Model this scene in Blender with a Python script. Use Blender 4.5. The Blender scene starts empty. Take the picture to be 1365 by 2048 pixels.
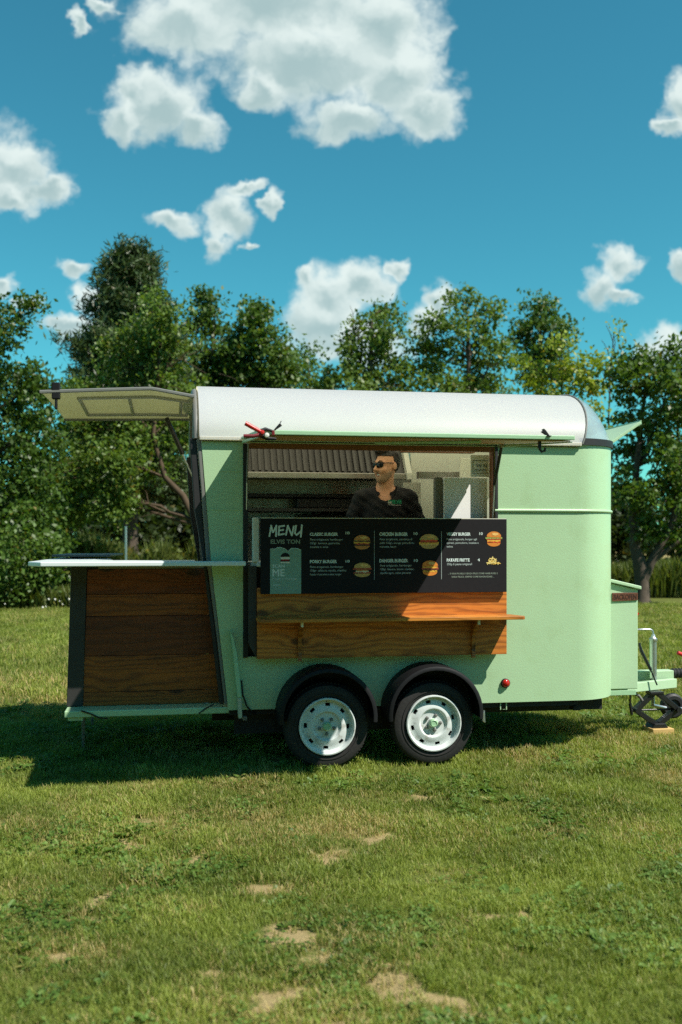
import bpy, bmesh, math, random
import numpy as np
from mathutils import Vector, Matrix

S = bpy.context.scene
COL = S.collection
R = math.radians
random.seed(7)
rng = np.random.default_rng(7)

# ------------------------------------------------------------------ camera, sky, sun, exposure
EYE = 1.58
cam_data = bpy.data.cameras.new('camera')
cam = bpy.data.objects.new('camera', cam_data)
COL.objects.link(cam)
cam.location = (0, 0, EYE)
cam.rotation_euler = (R(90), 0, 0)
cam_data.sensor_fit = 'VERTICAL'
cam_data.sensor_height = 36
cam_data.lens = 35.05
cam_data.shift_y = 0.0273
cam_data.clip_start = 0.05
cam_data.clip_end = 3000
cam_data.dof.use_dof = True
cam_data.dof.focus_distance = 7.0
cam_data.dof.aperture_fstop = 2.0
S.camera = cam

S.view_settings.view_transform = 'Standard'
S.view_settings.look = 'None'
S.view_settings.gamma = 1
S.view_settings.use_curve_mapping = False
S.view_settings.exposure = 0.62
S.cycles.use_denoising = False
S.cycles.max_bounces = 8
S.cycles.diffuse_bounces = 4
S.cycles.transparent_max_bounces = 12
S.cycles.sample_clamp_indirect = 6

TH = math.atan(337 / 1994)             # the trailer stands a little askew to the view
CT, ST = math.cos(TH), math.sin(TH)
TRAILER = Vector((0, 7.1, 0))
s_t = Vector((0.64, -0.48, 1.0))       # towards the sun, along / across / up the trailer
SUN = Vector((s_t.x * CT - s_t.y * ST, s_t.x * ST + s_t.y * CT, s_t.z)).normalized()
SUN_EL = math.asin(SUN.z)
SUN_AZ = math.atan2(SUN.x, SUN.y)

sun_data = bpy.data.lights.new('sun', 'SUN')
sun_data.energy = 5.0
sun_data.angle = R(0.5)
sun_data.color = (1.0, 0.95, 0.86)
sun = bpy.data.objects.new('sun', sun_data)
COL.objects.link(sun)
sun.rotation_euler = SUN.to_track_quat('Z', 'Y').to_euler()
sun.location = (20, -10, 30)

SKY_STRENGTH = 0.05
SKY_TINT = (0.50, 1.70, 1.50)
CLOUD_WHITE = (10.6, 12.0, 11.6)
CLOUD_GREY = (5.4, 7.4, 7.5)
world = bpy.data.worlds.new('World')
S.world = world
world.use_nodes = True
NT = world.node_tree
NT.nodes.clear()


def N(nt, typ, **kw):
    n = nt.nodes.new(typ)
    for k, v in kw.items():
        setattr(n, k, v)
    return n


def plug(nt, node, idx, val):
    if val is None:
        return
    s = node.inputs[idx]
    if isinstance(val, bpy.types.NodeSocket):
        nt.links.new(val, s)
    else:
        s.default_value = val


def M(nt, op, a, b=None, c=None, clamp=False):
    n = N(nt, 'ShaderNodeMath', operation=op, use_clamp=clamp)
    plug(nt, n, 0, a); plug(nt, n, 1, b); plug(nt, n, 2, c)
    return n.outputs[0]


def VM(nt, op, a, b=None, c=None, out=0):
    n = N(nt, 'ShaderNodeVectorMath', operation=op)
    plug(nt, n, 0, a); plug(nt, n, 1, b); plug(nt, n, 2, c)
    return n.outputs[out]


def MIX(nt, f, a, b, blend='MIX'):
    n = N(nt, 'ShaderNodeMix', data_type='RGBA', blend_type=blend)
    plug(nt, n, 0, f)
    for i, v in ((6, a), (7, b)):
        plug(nt, n, i, v if isinstance(v, bpy.types.NodeSocket) else (*v[:3], 1))
    return n.outputs[2]


def NOISE(nt, vec, scale, detail=4, rough=0.5, dist=0.0, out=0):
    n = N(nt, 'ShaderNodeTexNoise')
    plug(nt, n, 'Vector', vec)
    n.inputs['Scale'].default_value = scale
    n.inputs['Detail'].default_value = detail
    n.inputs['Roughness'].default_value = rough
    n.inputs['Distortion'].default_value = dist
    return n.outputs[out]


def RAMP(nt, f, stops, interp='LINEAR'):
    n = N(nt, 'ShaderNodeValToRGB')
    n.color_ramp.interpolation = interp
    while len(n.color_ramp.elements) < len(stops):
        n.color_ramp.elements.new(0.5)
    for e, (p, c) in zip(n.color_ramp.elements, stops):
        e.position = p
        e.color = (*c[:3], 1) if len(c) == 3 else c
    plug(nt, n, 0, f)
    return n.outputs[0]


def SMOOTH(nt, x, lo, hi):
    n = N(nt, 'ShaderNodeMapRange', interpolation_type='SMOOTHSTEP')
    plug(nt, n, 0, x)
    n.inputs[1].default_value = lo
    n.inputs[2].default_value = hi
    return n.outputs[0]


def build_sky():
    nt = NT
    sky = N(nt, 'ShaderNodeTexSky', sky_type='NISHITA', sun_disc=False)
    sky.sun_elevation = SUN_EL
    sky.sun_rotation = SUN_AZ
    sky.altitude = 100
    sky.air_density = 1.0
    sky.dust_density = 0.0
    sky.ozone_density = 2.0
    tc = N(nt, 'ShaderNodeTexCoord')
    d = VM(nt, 'NORMALIZE', tc.outputs['Generated'])
    sep = N(nt, 'ShaderNodeSeparateXYZ')
    plug(nt, sep, 0, d)
    x, y, z = sep.outputs
    yy = M(nt, 'MAXIMUM', y, 0.08)
    comb = N(nt, 'ShaderNodeCombineXYZ')
    plug(nt, comb, 0, M(nt, 'DIVIDE', x, yy))
    plug(nt, comb, 1, M(nt, 'DIVIDE', z, yy))
    p = comb.outputs[0]
    # gentle billow: shift the direction by noise before measuring the clouds
    wob = VM(nt, 'SUBTRACT', NOISE(nt, p, 26, 4, 0.55, out=1), (0.5, 0.5, 0.5))
    pw = VM(nt, 'MULTIPLY_ADD', wob, (0.06, 0.05, 0), p)
    f = fu = None
    for cx, cy, rx, ry in CLOUDS:
        rx, ry = rx * 1.1, ry * 1.1
        q = VM(nt, 'MULTIPLY_ADD', pw, (1 / rx, 1 / ry, 0), (-cx / rx, -cy / ry, 0))
        l = M(nt, 'SUBTRACT', 1.0, VM(nt, 'LENGTH', q, out=1))
        f = l if f is None else M(nt, 'SMOOTH_MAX', f, l, 0.25)
        q = VM(nt, 'MULTIPLY_ADD', pw, (1 / rx, 1 / ry, 0), (-cx / rx - 0.12, -cy / ry - 0.38, 0))
        l = M(nt, 'SUBTRACT', 1.0, VM(nt, 'LENGTH', q, out=1))
        fu = l if fu is None else M(nt, 'SMOOTH_MAX', fu, l, 0.25)
    n1 = NOISE(nt, p, 34, 9, 0.6)
    n2 = NOISE(nt, p, 9, 3, 0.5)
    vb = N(nt, 'ShaderNodeTexVoronoi', feature='SMOOTH_F1')
    plug(nt, vb, 'Vector', pw)
    vb.inputs['Scale'].default_value = 34
    vb.inputs['Detail'].default_value = 3
    vb.inputs['Roughness'].default_value = 0.55
    vb.inputs['Smoothness'].default_value = 0.35
    puff = M(nt, 'SUBTRACT', 0.50, vb.outputs[0])            # rounded billows along the edges
    fn = M(nt, 'MULTIPLY_ADD', f, 1.8, M(nt, 'MULTIPLY', M(nt, 'SUBTRACT', n1, 0.5), 0.95))
    fn = M(nt, 'MULTIPLY_ADD', puff, 0.35, fn)
    a_front = SMOOTH(nt, fn, -0.08, 0.85)
    # the rest of the sky carries the same kind of scattered cumulus
    g = NOISE(nt, d, 3.4, 7, 0.55)
    a_rest = SMOOTH(nt, g, 0.62, 0.75)
    inside = M(nt, 'MULTIPLY', SMOOTH(nt, y, 0.55, 0.75), SMOOTH(nt, M(nt, 'DIVIDE', z, yy), 0.75, 0.62))
    inside = M(nt, 'MULTIPLY', inside, SMOOTH(nt, M(nt, 'ABSOLUTE', M(nt, 'DIVIDE', x, yy)), 0.6, 0.42))
    mixa = N(nt, 'ShaderNodeMix', data_type='FLOAT')
    plug(nt, mixa, 0, inside); plug(nt, mixa, 2, a_rest); plug(nt, mixa, 3, a_front)
    alpha = mixa.outputs[0]
    up = SMOOTH(nt, z, 0.0, 0.06)
    alpha = M(nt, 'MULTIPLY', M(nt, 'MULTIPLY', alpha, up), 0.96)
    # bases are greyer than the sunlit upper lobes, deep masses greyer than thin edges
    shade = M(nt, 'MULTIPLY_ADD', M(nt, 'SUBTRACT', f, fu), 0.85, M(nt, 'MULTIPLY_ADD', f, 0.72, -0.34))
    shade = M(nt, 'MULTIPLY_ADD', M(nt, 'SUBTRACT', n2, 0.5), 0.4, shade)
    shade = M(nt, 'MULTIPLY_ADD', puff, -0.3, shade)
    cloud = MIX(nt, SMOOTH(nt, shade, -0.2, 0.9), CLOUD_WHITE, CLOUD_GREY)
    tint = MIX(nt, 1.0, sky.outputs[0], SKY_TINT, 'MULTIPLY')
    col = MIX(nt, alpha, tint, cloud)
    bg = N(nt, 'ShaderNodeBackground')
    plug(nt, bg, 0, col)
    bg.inputs[1].default_value = SKY_STRENGTH
    out = N(nt, 'ShaderNodeOutputWorld')
    nt.links.new(bg.outputs[0], out.inputs[0])


# cumulus: direction (tan of azimuth, tan of height) and half widths
CLOUDS = [
    (-0.071, 0.537, 0.169, 0.062),
    (-0.152, 0.512, 0.084, 0.039),
    (-0.031, 0.481, 0.129, 0.051),
    (0.039, 0.512, 0.073, 0.062),
    (0.059, 0.461, 0.062, 0.051),
    (0.009, 0.421, 0.062, 0.027),
    (0.084, 0.426, 0.045, 0.034),
    (-0.076, 0.451, 0.034, 0.020),
    (-0.182, 0.434, 0.061, 0.042),
    (-0.204, 0.446, 0.035, 0.026),
    (-0.147, 0.411, 0.034, 0.027),
    (-0.217, 0.421, 0.025, 0.025),
    (-0.332, 0.371, 0.051, 0.046),
    (-0.297, 0.349, 0.035, 0.020),
    (-0.372, 0.376, 0.056, 0.056),
    (-0.332, 0.341, 0.034, 0.017),
    (-0.114, 0.328, 0.029, 0.033),
    (-0.127, 0.296, 0.020, 0.026),
    (-0.167, 0.321, 0.035, 0.013),
    (-0.097, 0.352, 0.029, 0.010),
    (-0.069, 0.331, 0.011, 0.017),
    (-0.011, 0.241, 0.044, 0.042),
    (-0.021, 0.216, 0.045, 0.037),
    (0.019, 0.253, 0.037, 0.028),
    (0.054, 0.271, 0.012, 0.013),
    (-0.034, 0.261, 0.018, 0.018),
    (0.009, 0.196, 0.073, 0.025),
    (0.099, 0.246, 0.020, 0.021),
    (0.084, 0.221, 0.022, 0.020),
    (0.280, 0.277, 0.026, 0.028),
    (0.264, 0.251, 0.029, 0.024),
    (0.285, 0.240, 0.020, 0.011),
    (0.341, 0.276, 0.019, 0.017),
    (0.325, 0.193, 0.042, 0.025),
    (0.347, 0.434, 0.029, 0.037),
    (0.327, 0.414, 0.020, 0.012),
    (-0.335, 0.256, 0.019, 0.011),
    (-0.265, 0.270, 0.028, 0.011),
    (-0.311, 0.241, 0.013, 0.007),
    (-0.277, 0.213, 0.029, 0.017),
    (-0.255, 0.241, 0.017, 0.019),
    (-0.267, 0.522, 0.010, 0.017),
    (-0.239, 0.537, 0.018, 0.009),
    (-0.092, 0.296, 0.009, 0.007),
]
build_sky()

# ------------------------------------------------------------------ materials
def new_mat(name):
    m = bpy.data.materials.new(name)
    m.use_nodes = True
    nt = m.node_tree
    b = nt.nodes['Principled BSDF']
    return m, nt, b


def mat(name, col, rough=0.5, metal=0.0, var=0.12, scale=6.0, bump=0.0, bscale=60.0, spec=0.5, dirt=None, coat=0.0):
    """plain stuff: a base colour with faint mottling, roughness variation and optional fine relief"""
    m, nt, b = new_mat(name)
    tc = N(nt, 'ShaderNodeTexCoord').outputs['Object']
    n = NOISE(nt, tc, scale, 5, 0.6)
    c1 = tuple(max(0, c * (1 - var)) for c in col)
    c2 = tuple(min(1, c * (1 + var)) for c in col)
    c = MIX(nt, n, c1, c2)
    if dirt:
        dn = NOISE(nt, tc, dirt[1], 6, 0.65)
        c = MIX(nt, M(nt, 'MULTIPLY', SMOOTH(nt, dn, 0.52, 0.72), dirt[2]), c, dirt[0])
    plug(nt, b, 'Base Color', c)
    plug(nt, b, 'Roughness', M(nt, 'MULTIPLY_ADD', NOISE(nt, tc, scale * 3, 3), 0.2, rough - 0.1, clamp=True))
    b.inputs['Metallic'].default_value = metal
    b.inputs['Specular IOR Level'].default_value = spec
    b.inputs['Coat Weight'].default_value = coat
    if bump:
        bp = N(nt, 'ShaderNodeBump')
        bp.inputs['Strength'].default_value = bump
        bp.inputs['Distance'].default_value = 0.004
        plug(nt, bp, 'Height', NOISE(nt, tc, bscale, 4))
        nt.links.new(bp.outputs[0], b.inputs['Normal'])
    return m


def wood(name, c_dark, c_light, knots=2.2, freq=34.0, rough=0.5):
    """grain runs along the trailer's length; each board shifts the pattern by its own random amount"""
    m, nt, b = new_mat(name)
    tc = N(nt, 'ShaderNodeTexCoord').outputs['Object']
    oi = N(nt, 'ShaderNodeObjectInfo').outputs['Random']
    cb = N(nt, 'ShaderNodeCombineXYZ')
    plug(nt, cb, 0, M(nt, 'MULTIPLY', oi, 37.0)); plug(nt, cb, 2, M(nt, 'MULTIPLY', oi, 11.0))
    p = VM(nt, 'ADD', tc, cb.outputs[0])
    vor = N(nt, 'ShaderNodeTexVoronoi', feature='SMOOTH_F1')
    plug(nt, vor, 'Vector', VM(nt, 'MULTIPLY', p, (1.0, 0.3, 2.2)))
    vor.inputs['Scale'].default_value = knots
    vor.inputs['Smoothness'].default_value = 0.2
    d = vor.outputs[0]
    pull = M(nt, 'POWER', 2.718, M(nt, 'MULTIPLY', d, -5.5))
    st = VM(nt, 'MULTIPLY', p, (0.9, 1.0, 6.0))
    big = NOISE(nt, st, 1.6, 4, 0.55)
    sep = N(nt, 'ShaderNodeSeparateXYZ')
    plug(nt, sep, 0, p)
    ph = M(nt, 'MULTIPLY_ADD', sep.outputs[2], freq, M(nt, 'MULTIPLY', big, 9.0))
    ph = M(nt, 'MULTIPLY_ADD', pull, 7.0, ph)
    rings = M(nt, 'POWER', M(nt, 'MULTIPLY_ADD', M(nt, 'SINE', M(nt, 'MULTIPLY', ph, 3.0)), 0.5, 0.5), 1.6)
    fib = NOISE(nt, VM(nt, 'MULTIPLY', p, (5.0, 20.0, 220.0)), 1.0, 3, 0.6)
    f = M(nt, 'MULTIPLY_ADD', rings, 0.45, M(nt, 'MULTIPLY', fib, 0.45))
    f = M(nt, 'MULTIPLY_ADD', M(nt, 'SUBTRACT', big, 0.5), 0.9, f)
    c = MIX(nt, M(nt, 'MULTIPLY', f, 1.0, clamp=True), c_light, c_dark)
    dark = SMOOTH(nt, d, 0.20, 0.10)
    c = MIX(nt, M(nt, 'MULTIPLY', dark, 0.85), c, tuple(q * 0.25 for q in c_dark))
    tone = M(nt, 'MULTIPLY_ADD', N(nt, 'ShaderNodeObjectInfo').outputs['Random'], 0.5, 0.75)
    cc = N(nt, 'ShaderNodeCombineColor')
    for i in range(3):
        plug(nt, cc, i, tone)
    c = MIX(nt, 1.0, c, cc.outputs[0], 'MULTIPLY')
    plug(nt, b, 'Base Color', c)
    plug(nt, b, 'Roughness', M(nt, 'MULTIPLY_ADD', fib, 0.3, rough - 0.15))
    bp = N(nt, 'ShaderNodeBump')
    bp.inputs['Strength'].default_value = 0.35
    bp.inputs['Distance'].default_value = 0.003
    plug(nt, bp, 'Height', f)
    nt.links.new(bp.outputs[0], b.inputs['Normal'])
    return m


def leaf_mat(name, col, var=0.5, trans=0.35, yellow=(0.16, 0.13, 0.02), yam=0.08, gloss=0.35):
    m, nt, b = new_mat(name)
    g = N(nt, 'ShaderNodeNewGeometry').outputs['Random Per Island']
    w = NOISE(nt, N(nt, 'ShaderNodeNewGeometry').outputs['Position'], 0.9, 3)
    v = M(nt, 'MULTIPLY_ADD', w, 0.6, M(nt, 'MULTIPLY', g, 0.4))
    c = MIX(nt, v, tuple(q * (1 - var) for q in col), tuple(q * (1 + var) for q in col))
    wn = N(nt, 'ShaderNodeTexWhiteNoise', noise_dimensions='1D')
    plug(nt, wn, 'W', M(nt, 'MULTIPLY', g, 917.0))
    c = MIX(nt, SMOOTH(nt, wn.outputs[0], 1 - yam, 1.0), c, yellow)
    plug(nt, b, 'Base Color', c)
    b.inputs['Roughness'].default_value = 0.45
    b.inputs['Specular IOR Level'].default_value = gloss
    tr = N(nt, 'ShaderNodeBsdfTranslucent')
    plug(nt, tr, 0, MIX(nt, 1.0, c, (1.5, 1.5, 0.6), 'MULTIPLY'))
    mx = N(nt, 'ShaderNodeMixShader')
    mx.inputs[0].default_value = trans
    nt.links.new(b.outputs[0], mx.inputs[1]); nt.links.new(tr.outputs[0], mx.inputs[2])
    nt.links.new(mx.outputs[0], nt.nodes['Material Output'].inputs[0])
    return m


GREEN = (0.39, 0.565, 0.335)
MT = {
    'green': mat('green_paint', GREEN, 0.38, coat=0.25, var=0.05, scale=2.5, bump=0.25, bscale=90, dirt=((0.30, 0.42, 0.2), 3.0, 0.35)),
    'green_trim': mat('green_trim_paint', (0.33, 0.53, 0.32), 0.4, var=0.08, bump=0.1),
    'pale_green': mat('pale_green_paint', (0.42, 0.59, 0.37), 0.4, var=0.06, bump=0.1),
    'white': mat('white_laminate', (0.82, 0.82, 0.80), 0.35, var=0.04),
    'offwhite': mat('offwhite_panel', (0.74, 0.73, 0.62), 0.45, var=0.06),
    'black': mat('black_rubber', (0.012, 0.012, 0.013), 0.6, var=0.3, bump=0.2),
    'black_plastic': mat('black_plastic', (0.008, 0.008, 0.009), 0.55, var=0.3, bump=0.1, spec=0.25),
    'black_metal': mat('black_painted_steel', (0.014, 0.014, 0.015), 0.35, var=0.2),
    'tyre': mat('tyre_rubber', (0.016, 0.015, 0.014), 0.75, var=0.35, bump=0.4, bscale=45, dirt=((0.04, 0.036, 0.03), 8, 0.3)),
    'rim': mat('white_wheel_paint', (0.62, 0.66, 0.64), 0.32, var=0.05, dirt=((0.22, 0.18, 0.13), 16, 0.6)),
    'steel': mat('galvanised_steel', (0.5, 0.52, 0.53), 0.35, metal=0.9, var=0.15, scale=12),
    'stainless': mat('brushed_stainless', (0.42, 0.40, 0.36), 0.33, metal=0.85, var=0.2, scale=4),
    'dark_steel': mat('dark_hood_steel', (0.10, 0.095, 0.09), 0.35, metal=0.7, var=0.3),
    'grey': mat('grey_extrusion', (0.16, 0.16, 0.145), 0.5, var=0.15),
    'hatch_rib': mat('pale_grey_rib', (0.30, 0.30, 0.25), 0.5, var=0.15),
    'dark': mat('dark_interior_board', (0.03, 0.028, 0.026), 0.6, var=0.3),
    'chassis': mat('chassis_black', (0.012, 0.012, 0.013), 0.7, var=0.3),
    'slate': mat('slate_grey_board', (0.10, 0.12, 0.13), 0.5, var=0.1),
    'board': mat('menu_board_black', (0.016, 0.015, 0.017), 0.8, var=0.2, scale=30, bump=0.1, spec=0.15),
    'letter': mat('menu_lettering', (0.58, 0.68, 0.66), 0.6, var=0.05),
    'letter_dim': mat('menu_small_print', (0.36, 0.43, 0.42), 0.6, var=0.05),
    'letter_mid': mat('menu_shop_name', (0.22, 0.27, 0.22), 0.6, var=0.05),
    'card': mat('sage_green_card', (0.20, 0.34, 0.28), 0.6, var=0.12, scale=20),
    'ply': mat('plywood_lining', (0.42, 0.23, 0.07), 0.55, var=0.2, scale=5),
    'jamb': mat('brown_window_frame', (0.20, 0.075, 0.03), 0.5, var=0.25),
    'brown_plate': mat('brown_name_plate', (0.13, 0.045, 0.022), 0.5, var=0.15),
    'plate_letter': mat('plate_dark_letters', (0.045, 0.016, 0.009), 0.5, var=0.1),
    'red': mat('red_grip', (0.55, 0.025, 0.02), 0.35, var=0.1),
    'red_dark': mat('dark_red_grip', (0.16, 0.012, 0.016), 0.4, var=0.1),
    'yellow_wood': mat('pale_timber_block', (0.55, 0.36, 0.13), 0.6, var=0.2),
    'post_wood': mat('weathered_post', (0.22, 0.19, 0.14), 0.7, var=0.25),
    'worktop': mat('pale_worktop', (0.66, 0.72, 0.72), 0.3, var=0.04),
    'fin_white': mat('pale_fin_tip', (0.42, 0.44, 0.32), 0.5, var=0.12),
    'skin': mat('skin', (0.72, 0.35, 0.20), 0.5, var=0.12, scale=18),
    'stubble': mat('grey_stubble', (0.46, 0.27, 0.17), 0.8, var=0.3, scale=160),
    'hair': mat('dark_hair', (0.018, 0.014, 0.011), 0.55, var=0.5, scale=90, bump=0.6, bscale=220),
    'shirt': mat('black_polo_cotton', (0.006, 0.006, 0.0075), 0.85, var=0.25, bump=0.3, bscale=200),
    'jeans': mat('dark_trousers', (0.02, 0.022, 0.03), 0.85, var=0.2),
    'glasses': mat('dark_glasses', (0.006, 0.006, 0.01), 0.12, var=0.1),
    'teeth': mat('teeth', (0.75, 0.70, 0.60), 0.3, var=0.03),
    'lips': mat('lips', (0.33, 0.12, 0.09), 0.5, var=0.1),
    'logo_green': mat('logo_green', (0.02, 0.33, 0.16), 0.6, var=0.05),
    'logo_white': mat('logo_white', (0.7, 0.68, 0.6), 0.6, var=0.05),
    'bark': mat('tree_bark', (0.075, 0.055, 0.038), 0.9, var=0.5, scale=7, bump=0.8, bscale=14),
    'bark_light': mat('ochre_bark', (0.065, 0.040, 0.020), 0.9, var=0.4, scale=5, bump=0.8, bscale=12),
}
for nm, c in dict(bun=(0.52, 0.21, 0.05), bun_pale=(0.52, 0.33, 0.11), bun_orange=(0.65, 0.22, 0.03), bun_light=(0.78, 0.48, 0.15), patty=(0.10, 0.035, 0.015),
                  sauce=(0.42, 0.05, 0.02), lettuce=(0.30, 0.38, 0.08), cheese=(0.75, 0.42, 0.05), tomato=(0.70, 0.08, 0.02),
                  bacon=(0.36, 0.07, 0.035), fries=(0.80, 0.50, 0.10), fries_pale=(0.88, 0.66, 0.25), pale=(0.66, 0.60, 0.45)).items():
    MT['print_' + nm] = mat('print_' + nm, c, 0.5, var=0.3, scale=70)
MT['wood_counter'] = wood('oiled_pine', (0.14, 0.030, 0.004), (0.60, 0.20, 0.026), knots=2.2, freq=52)
MT['wood_shelf'] = wood('oiled_pine_shelf', (0.22, 0.06, 0.008), (0.66, 0.25, 0.032), knots=1.2, freq=52)
MT['wood_rear'] = wood('dark_stained_boards', (0.075, 0.014, 0.003), (0.37, 0.090, 0.009), knots=2.8, freq=40)
MT['wood_red'] = wood('red_stained_boards', (0.075, 0.011, 0.003), (0.26, 0.050, 0.008), knots=2.6, freq=34)


def special_mats():
    # marker lamp lens
    m, nt, b = new_mat('red_lens')
    b.inputs['Base Color'].default_value = (0.55, 0.02, 0.01, 1)
    b.inputs['Roughness'].default_value = 0.12
    b.inputs['Transmission Weight'].default_value = 0.3
    MT['red_lens'] = m
    # smoked acrylic front dome
    m, nt, b = new_mat('tinted_acrylic')
    tc = N(nt, 'ShaderNodeTexCoord').outputs['Object']
    plug(nt, b, 'Base Color', MIX(nt, NOISE(nt, tc, 3, 4), (0.36, 0.49, 0.53), (0.44, 0.57, 0.60)))
    b.inputs['Roughness'].default_value = 0.22
    b.inputs['Coat Weight'].default_value = 0.5
    tr = N(nt, 'ShaderNodeBsdfTransparent')
    tr.inputs[0].default_value = (0.8, 0.88, 0.88, 1)
    mx = N(nt, 'ShaderNodeMixShader')
    mx.inputs[0].default_value = 0.42
    nt.links.new(b.outputs[0], mx.inputs[1]); nt.links.new(tr.outputs[0], mx.inputs[2])
    nt.links.new(mx.outputs[0], nt.nodes['Material Output'].inputs[0])
    MT['dome'] = m
    # white glass-fibre roof: a little daylight comes through the shell
    m, nt, b = new_mat('white_roof_shell')
    tc = N(nt, 'ShaderNodeTexCoord').outputs['Object']
    plug(nt, b, 'Base Color', MIX(nt, NOISE(nt, tc, 3, 5), (0.79, 0.82, 0.85), (0.84, 0.87, 0.90)))
    b.inputs['Roughness'].default_value = 0.45
    tl = N(nt, 'ShaderNodeBsdfTranslucent')
    tl.inputs[0].default_value = (0.80, 0.72, 0.50, 1)
    mx = N(nt, 'ShaderNodeMixShader')
    mx.inputs[0].default_value = 0.55
    nt.links.new(b.outputs[0], mx.inputs[1]); nt.links.new(tl.outputs[0], mx.inputs[2])
    nt.links.new(mx.outputs[0], nt.nodes['Material Output'].inputs[0])
    MT['white_roof'] = m
    # translucent glass-fibre rear hatch
    m, nt, b = new_mat('translucent_fibreglass')
    tc = N(nt, 'ShaderNodeTexCoord').outputs['Object']
    c = MIX(nt, NOISE(nt, tc, 5, 5, 0.65), (0.50, 0.50, 0.36), (0.66, 0.65, 0.50))
    plug(nt, b, 'Base Color', c)
    b.inputs['Roughness'].default_value = 0.4
    tl = N(nt, 'ShaderNodeBsdfTranslucent')
    plug(nt, tl, 0, MIX(nt, 1.0, c, (0.85, 0.82, 0.62), 'MULTIPLY'))
    mx = N(nt, 'ShaderNodeMixShader')
    mx.inputs[0].default_value = 0.4
    nt.links.new(b.outputs[0], mx.inputs[1]); nt.links.new(tl.outputs[0], mx.inputs[2])
    nt.links.new(mx.outputs[0], nt.nodes['Material Output'].inputs[0])
    clear = N(nt, 'ShaderNodeBsdfTransparent')
    clear.inputs[0].default_value = (0.7, 0.72, 0.6, 1)
    m2 = N(nt, 'ShaderNodeMixShader')
    m2.inputs[0].default_value = 0.16
    nt.links.new(mx.outputs[0], m2.inputs[1]); nt.links.new(clear.outputs[0], m2.inputs[2])
    nt.links.new(m2.outputs[0], nt.nodes['Material Output'].inputs[0])
    MT['fibre'] = m


special_mats()

# ------------------------------------------------------------------ mesh helpers
class MB:
    def __init__(self):
        self.v, self.f, self.mi = [], [], []

    def add(self, vs, fs, mi=0):
        o = len(self.v)
        self.v += [tuple(p) for p in vs]
        self.f += [tuple(i + o for i in f) for f in fs]
        self.mi += [mi] * len(fs)
        return self

    def box(self, x0, x1, y0, y1, z0, z1, mi=0):
        vs = [(x, y, z) for z in (z0, z1) for y in (y0, y1) for x in (x0, x1)]
        return self.add(vs, [(0, 2, 3, 1), (4, 5, 7, 6), (0, 1, 5, 4), (2, 6, 7, 3), (0, 4, 6, 2), (1, 3, 7, 5)], mi)

    def prism(self, poly, a0, a1, axis='v', mi=0):
        """poly in (u,z) pushed along v, in (v,z) along u, or in (u,v) along z"""
        put = {'v': lambda p, a: (p[0], a, p[1]), 'u': lambda p, a: (a, p[0], p[1]), 'z': lambda p, a: (p[0], p[1], a)}[axis]
        n = len(poly)
        vs = [put(p, a0) for p in poly] + [put(p, a1) for p in poly]
        fs = [tuple(range(n)), tuple(range(2 * n - 1, n - 1, -1))]
        fs += [(i, i + n, (i + 1) % n + n, (i + 1) % n) for i in range(n)]
        return self.add(vs, fs, mi)

    def tube(self, pts, r, n=10, mi=0):
        pts = [Vector(p) for p in pts]
        rs = [r] * len(pts) if not isinstance(r, (list, tuple)) else r
        vs, fs = [], []
        ref = None
        for i, p in enumerate(pts):
            t = (pts[min(i + 1, len(pts) - 1)] - pts[max(i - 1, 0)]).normalized()
            if ref is None:
                ref = Vector((0, 0, 1)) if abs(t.z) < 0.9 else Vector((1, 0, 0))
            a = (ref - t * ref.dot(t)).normalized()
            ref = a
            b = t.cross(a)
            for k in range(n):
                g = 2 * math.pi * k / n
                vs.append(p + (a * math.cos(g) + b * math.sin(g)) * rs[i])
        for i in range(len(pts) - 1):
            for k in range(n):
                fs.append((i * n + k, i * n + (k + 1) % n, (i + 1) * n + (k + 1) % n, (i + 1) * n + k))
        fs.append(tuple(range(n - 1, -1, -1)))
        fs.append(tuple(range((len(pts) - 1) * n, len(pts) * n)))
        return self.add(vs, fs, mi)

    def lathe(self, prof, n=48, c=(0, 0, 0), axis=(0, -1, 0), mi=0, skip=None):
        """prof: (radius, height along axis)"""
        ax = Vector(axis).normalized()
        a = ax.orthogonal().normalized()
        b = ax.cross(a)
        c = Vector(c)
        vs, fs = [], []
        for r, h in prof:
            for k in range(n):
                g = 2 * math.pi * k / n
                vs.append(c + ax * h + (a * math.cos(g) + b * math.sin(g)) * r)
        for i in range(len(prof) - 1):
            for k in range(n):
                if skip and skip(i, k):
                    continue
                fs.append((i * n + k, i * n + (k + 1) % n, (i + 1) * n + (k + 1) % n, (i + 1) * n + k))
        return self.add(vs, fs, mi)

    def grid(self, rows, mi=0, closed=False):
        n = len(rows[0])
        vs = [p for r in rows for p in r]
        fs = []
        for i in range(len(rows) - 1):
            for k in range(n if closed else n - 1):
                fs.append((i * n + k, i * n + (k + 1) % n, (i + 1) * n + (k + 1) % n, (i + 1) * n + k))
        return self.add(vs, fs, mi)

    def mesh(self, name, mats, org=(0, 0, 0), smooth=None):
        me = bpy.data.meshes.new(name)
        ox, oy, oz = org
        me.from_pydata([(x - ox, y - oy, z - oz) for x, y, z in self.v], [], self.f)
        bm = bmesh.new(); bm.from_mesh(me)
        bmesh.ops.recalc_face_normals(bm, faces=bm.faces)
        bm.to_mesh(me); bm.free()
        for m in mats:
            me.materials.append(m)
        if len(mats) > 1:
            me.polygons.foreach_set('material_index', self.mi)
        if smooth is not None:
            me.polygons.foreach_set('use_smooth', [True] * len(me.polygons))
            me.set_sharp_from_angle(angle=R(smooth))
        me.update()
        return me


ORG = {}


def tag(o, label=None, cat=None, group=None, kind=None):
    if label: o['label'] = label
    if cat: o['category'] = cat
    if group: o['group'] = group
    if kind: o['kind'] = kind
    return o


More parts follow.
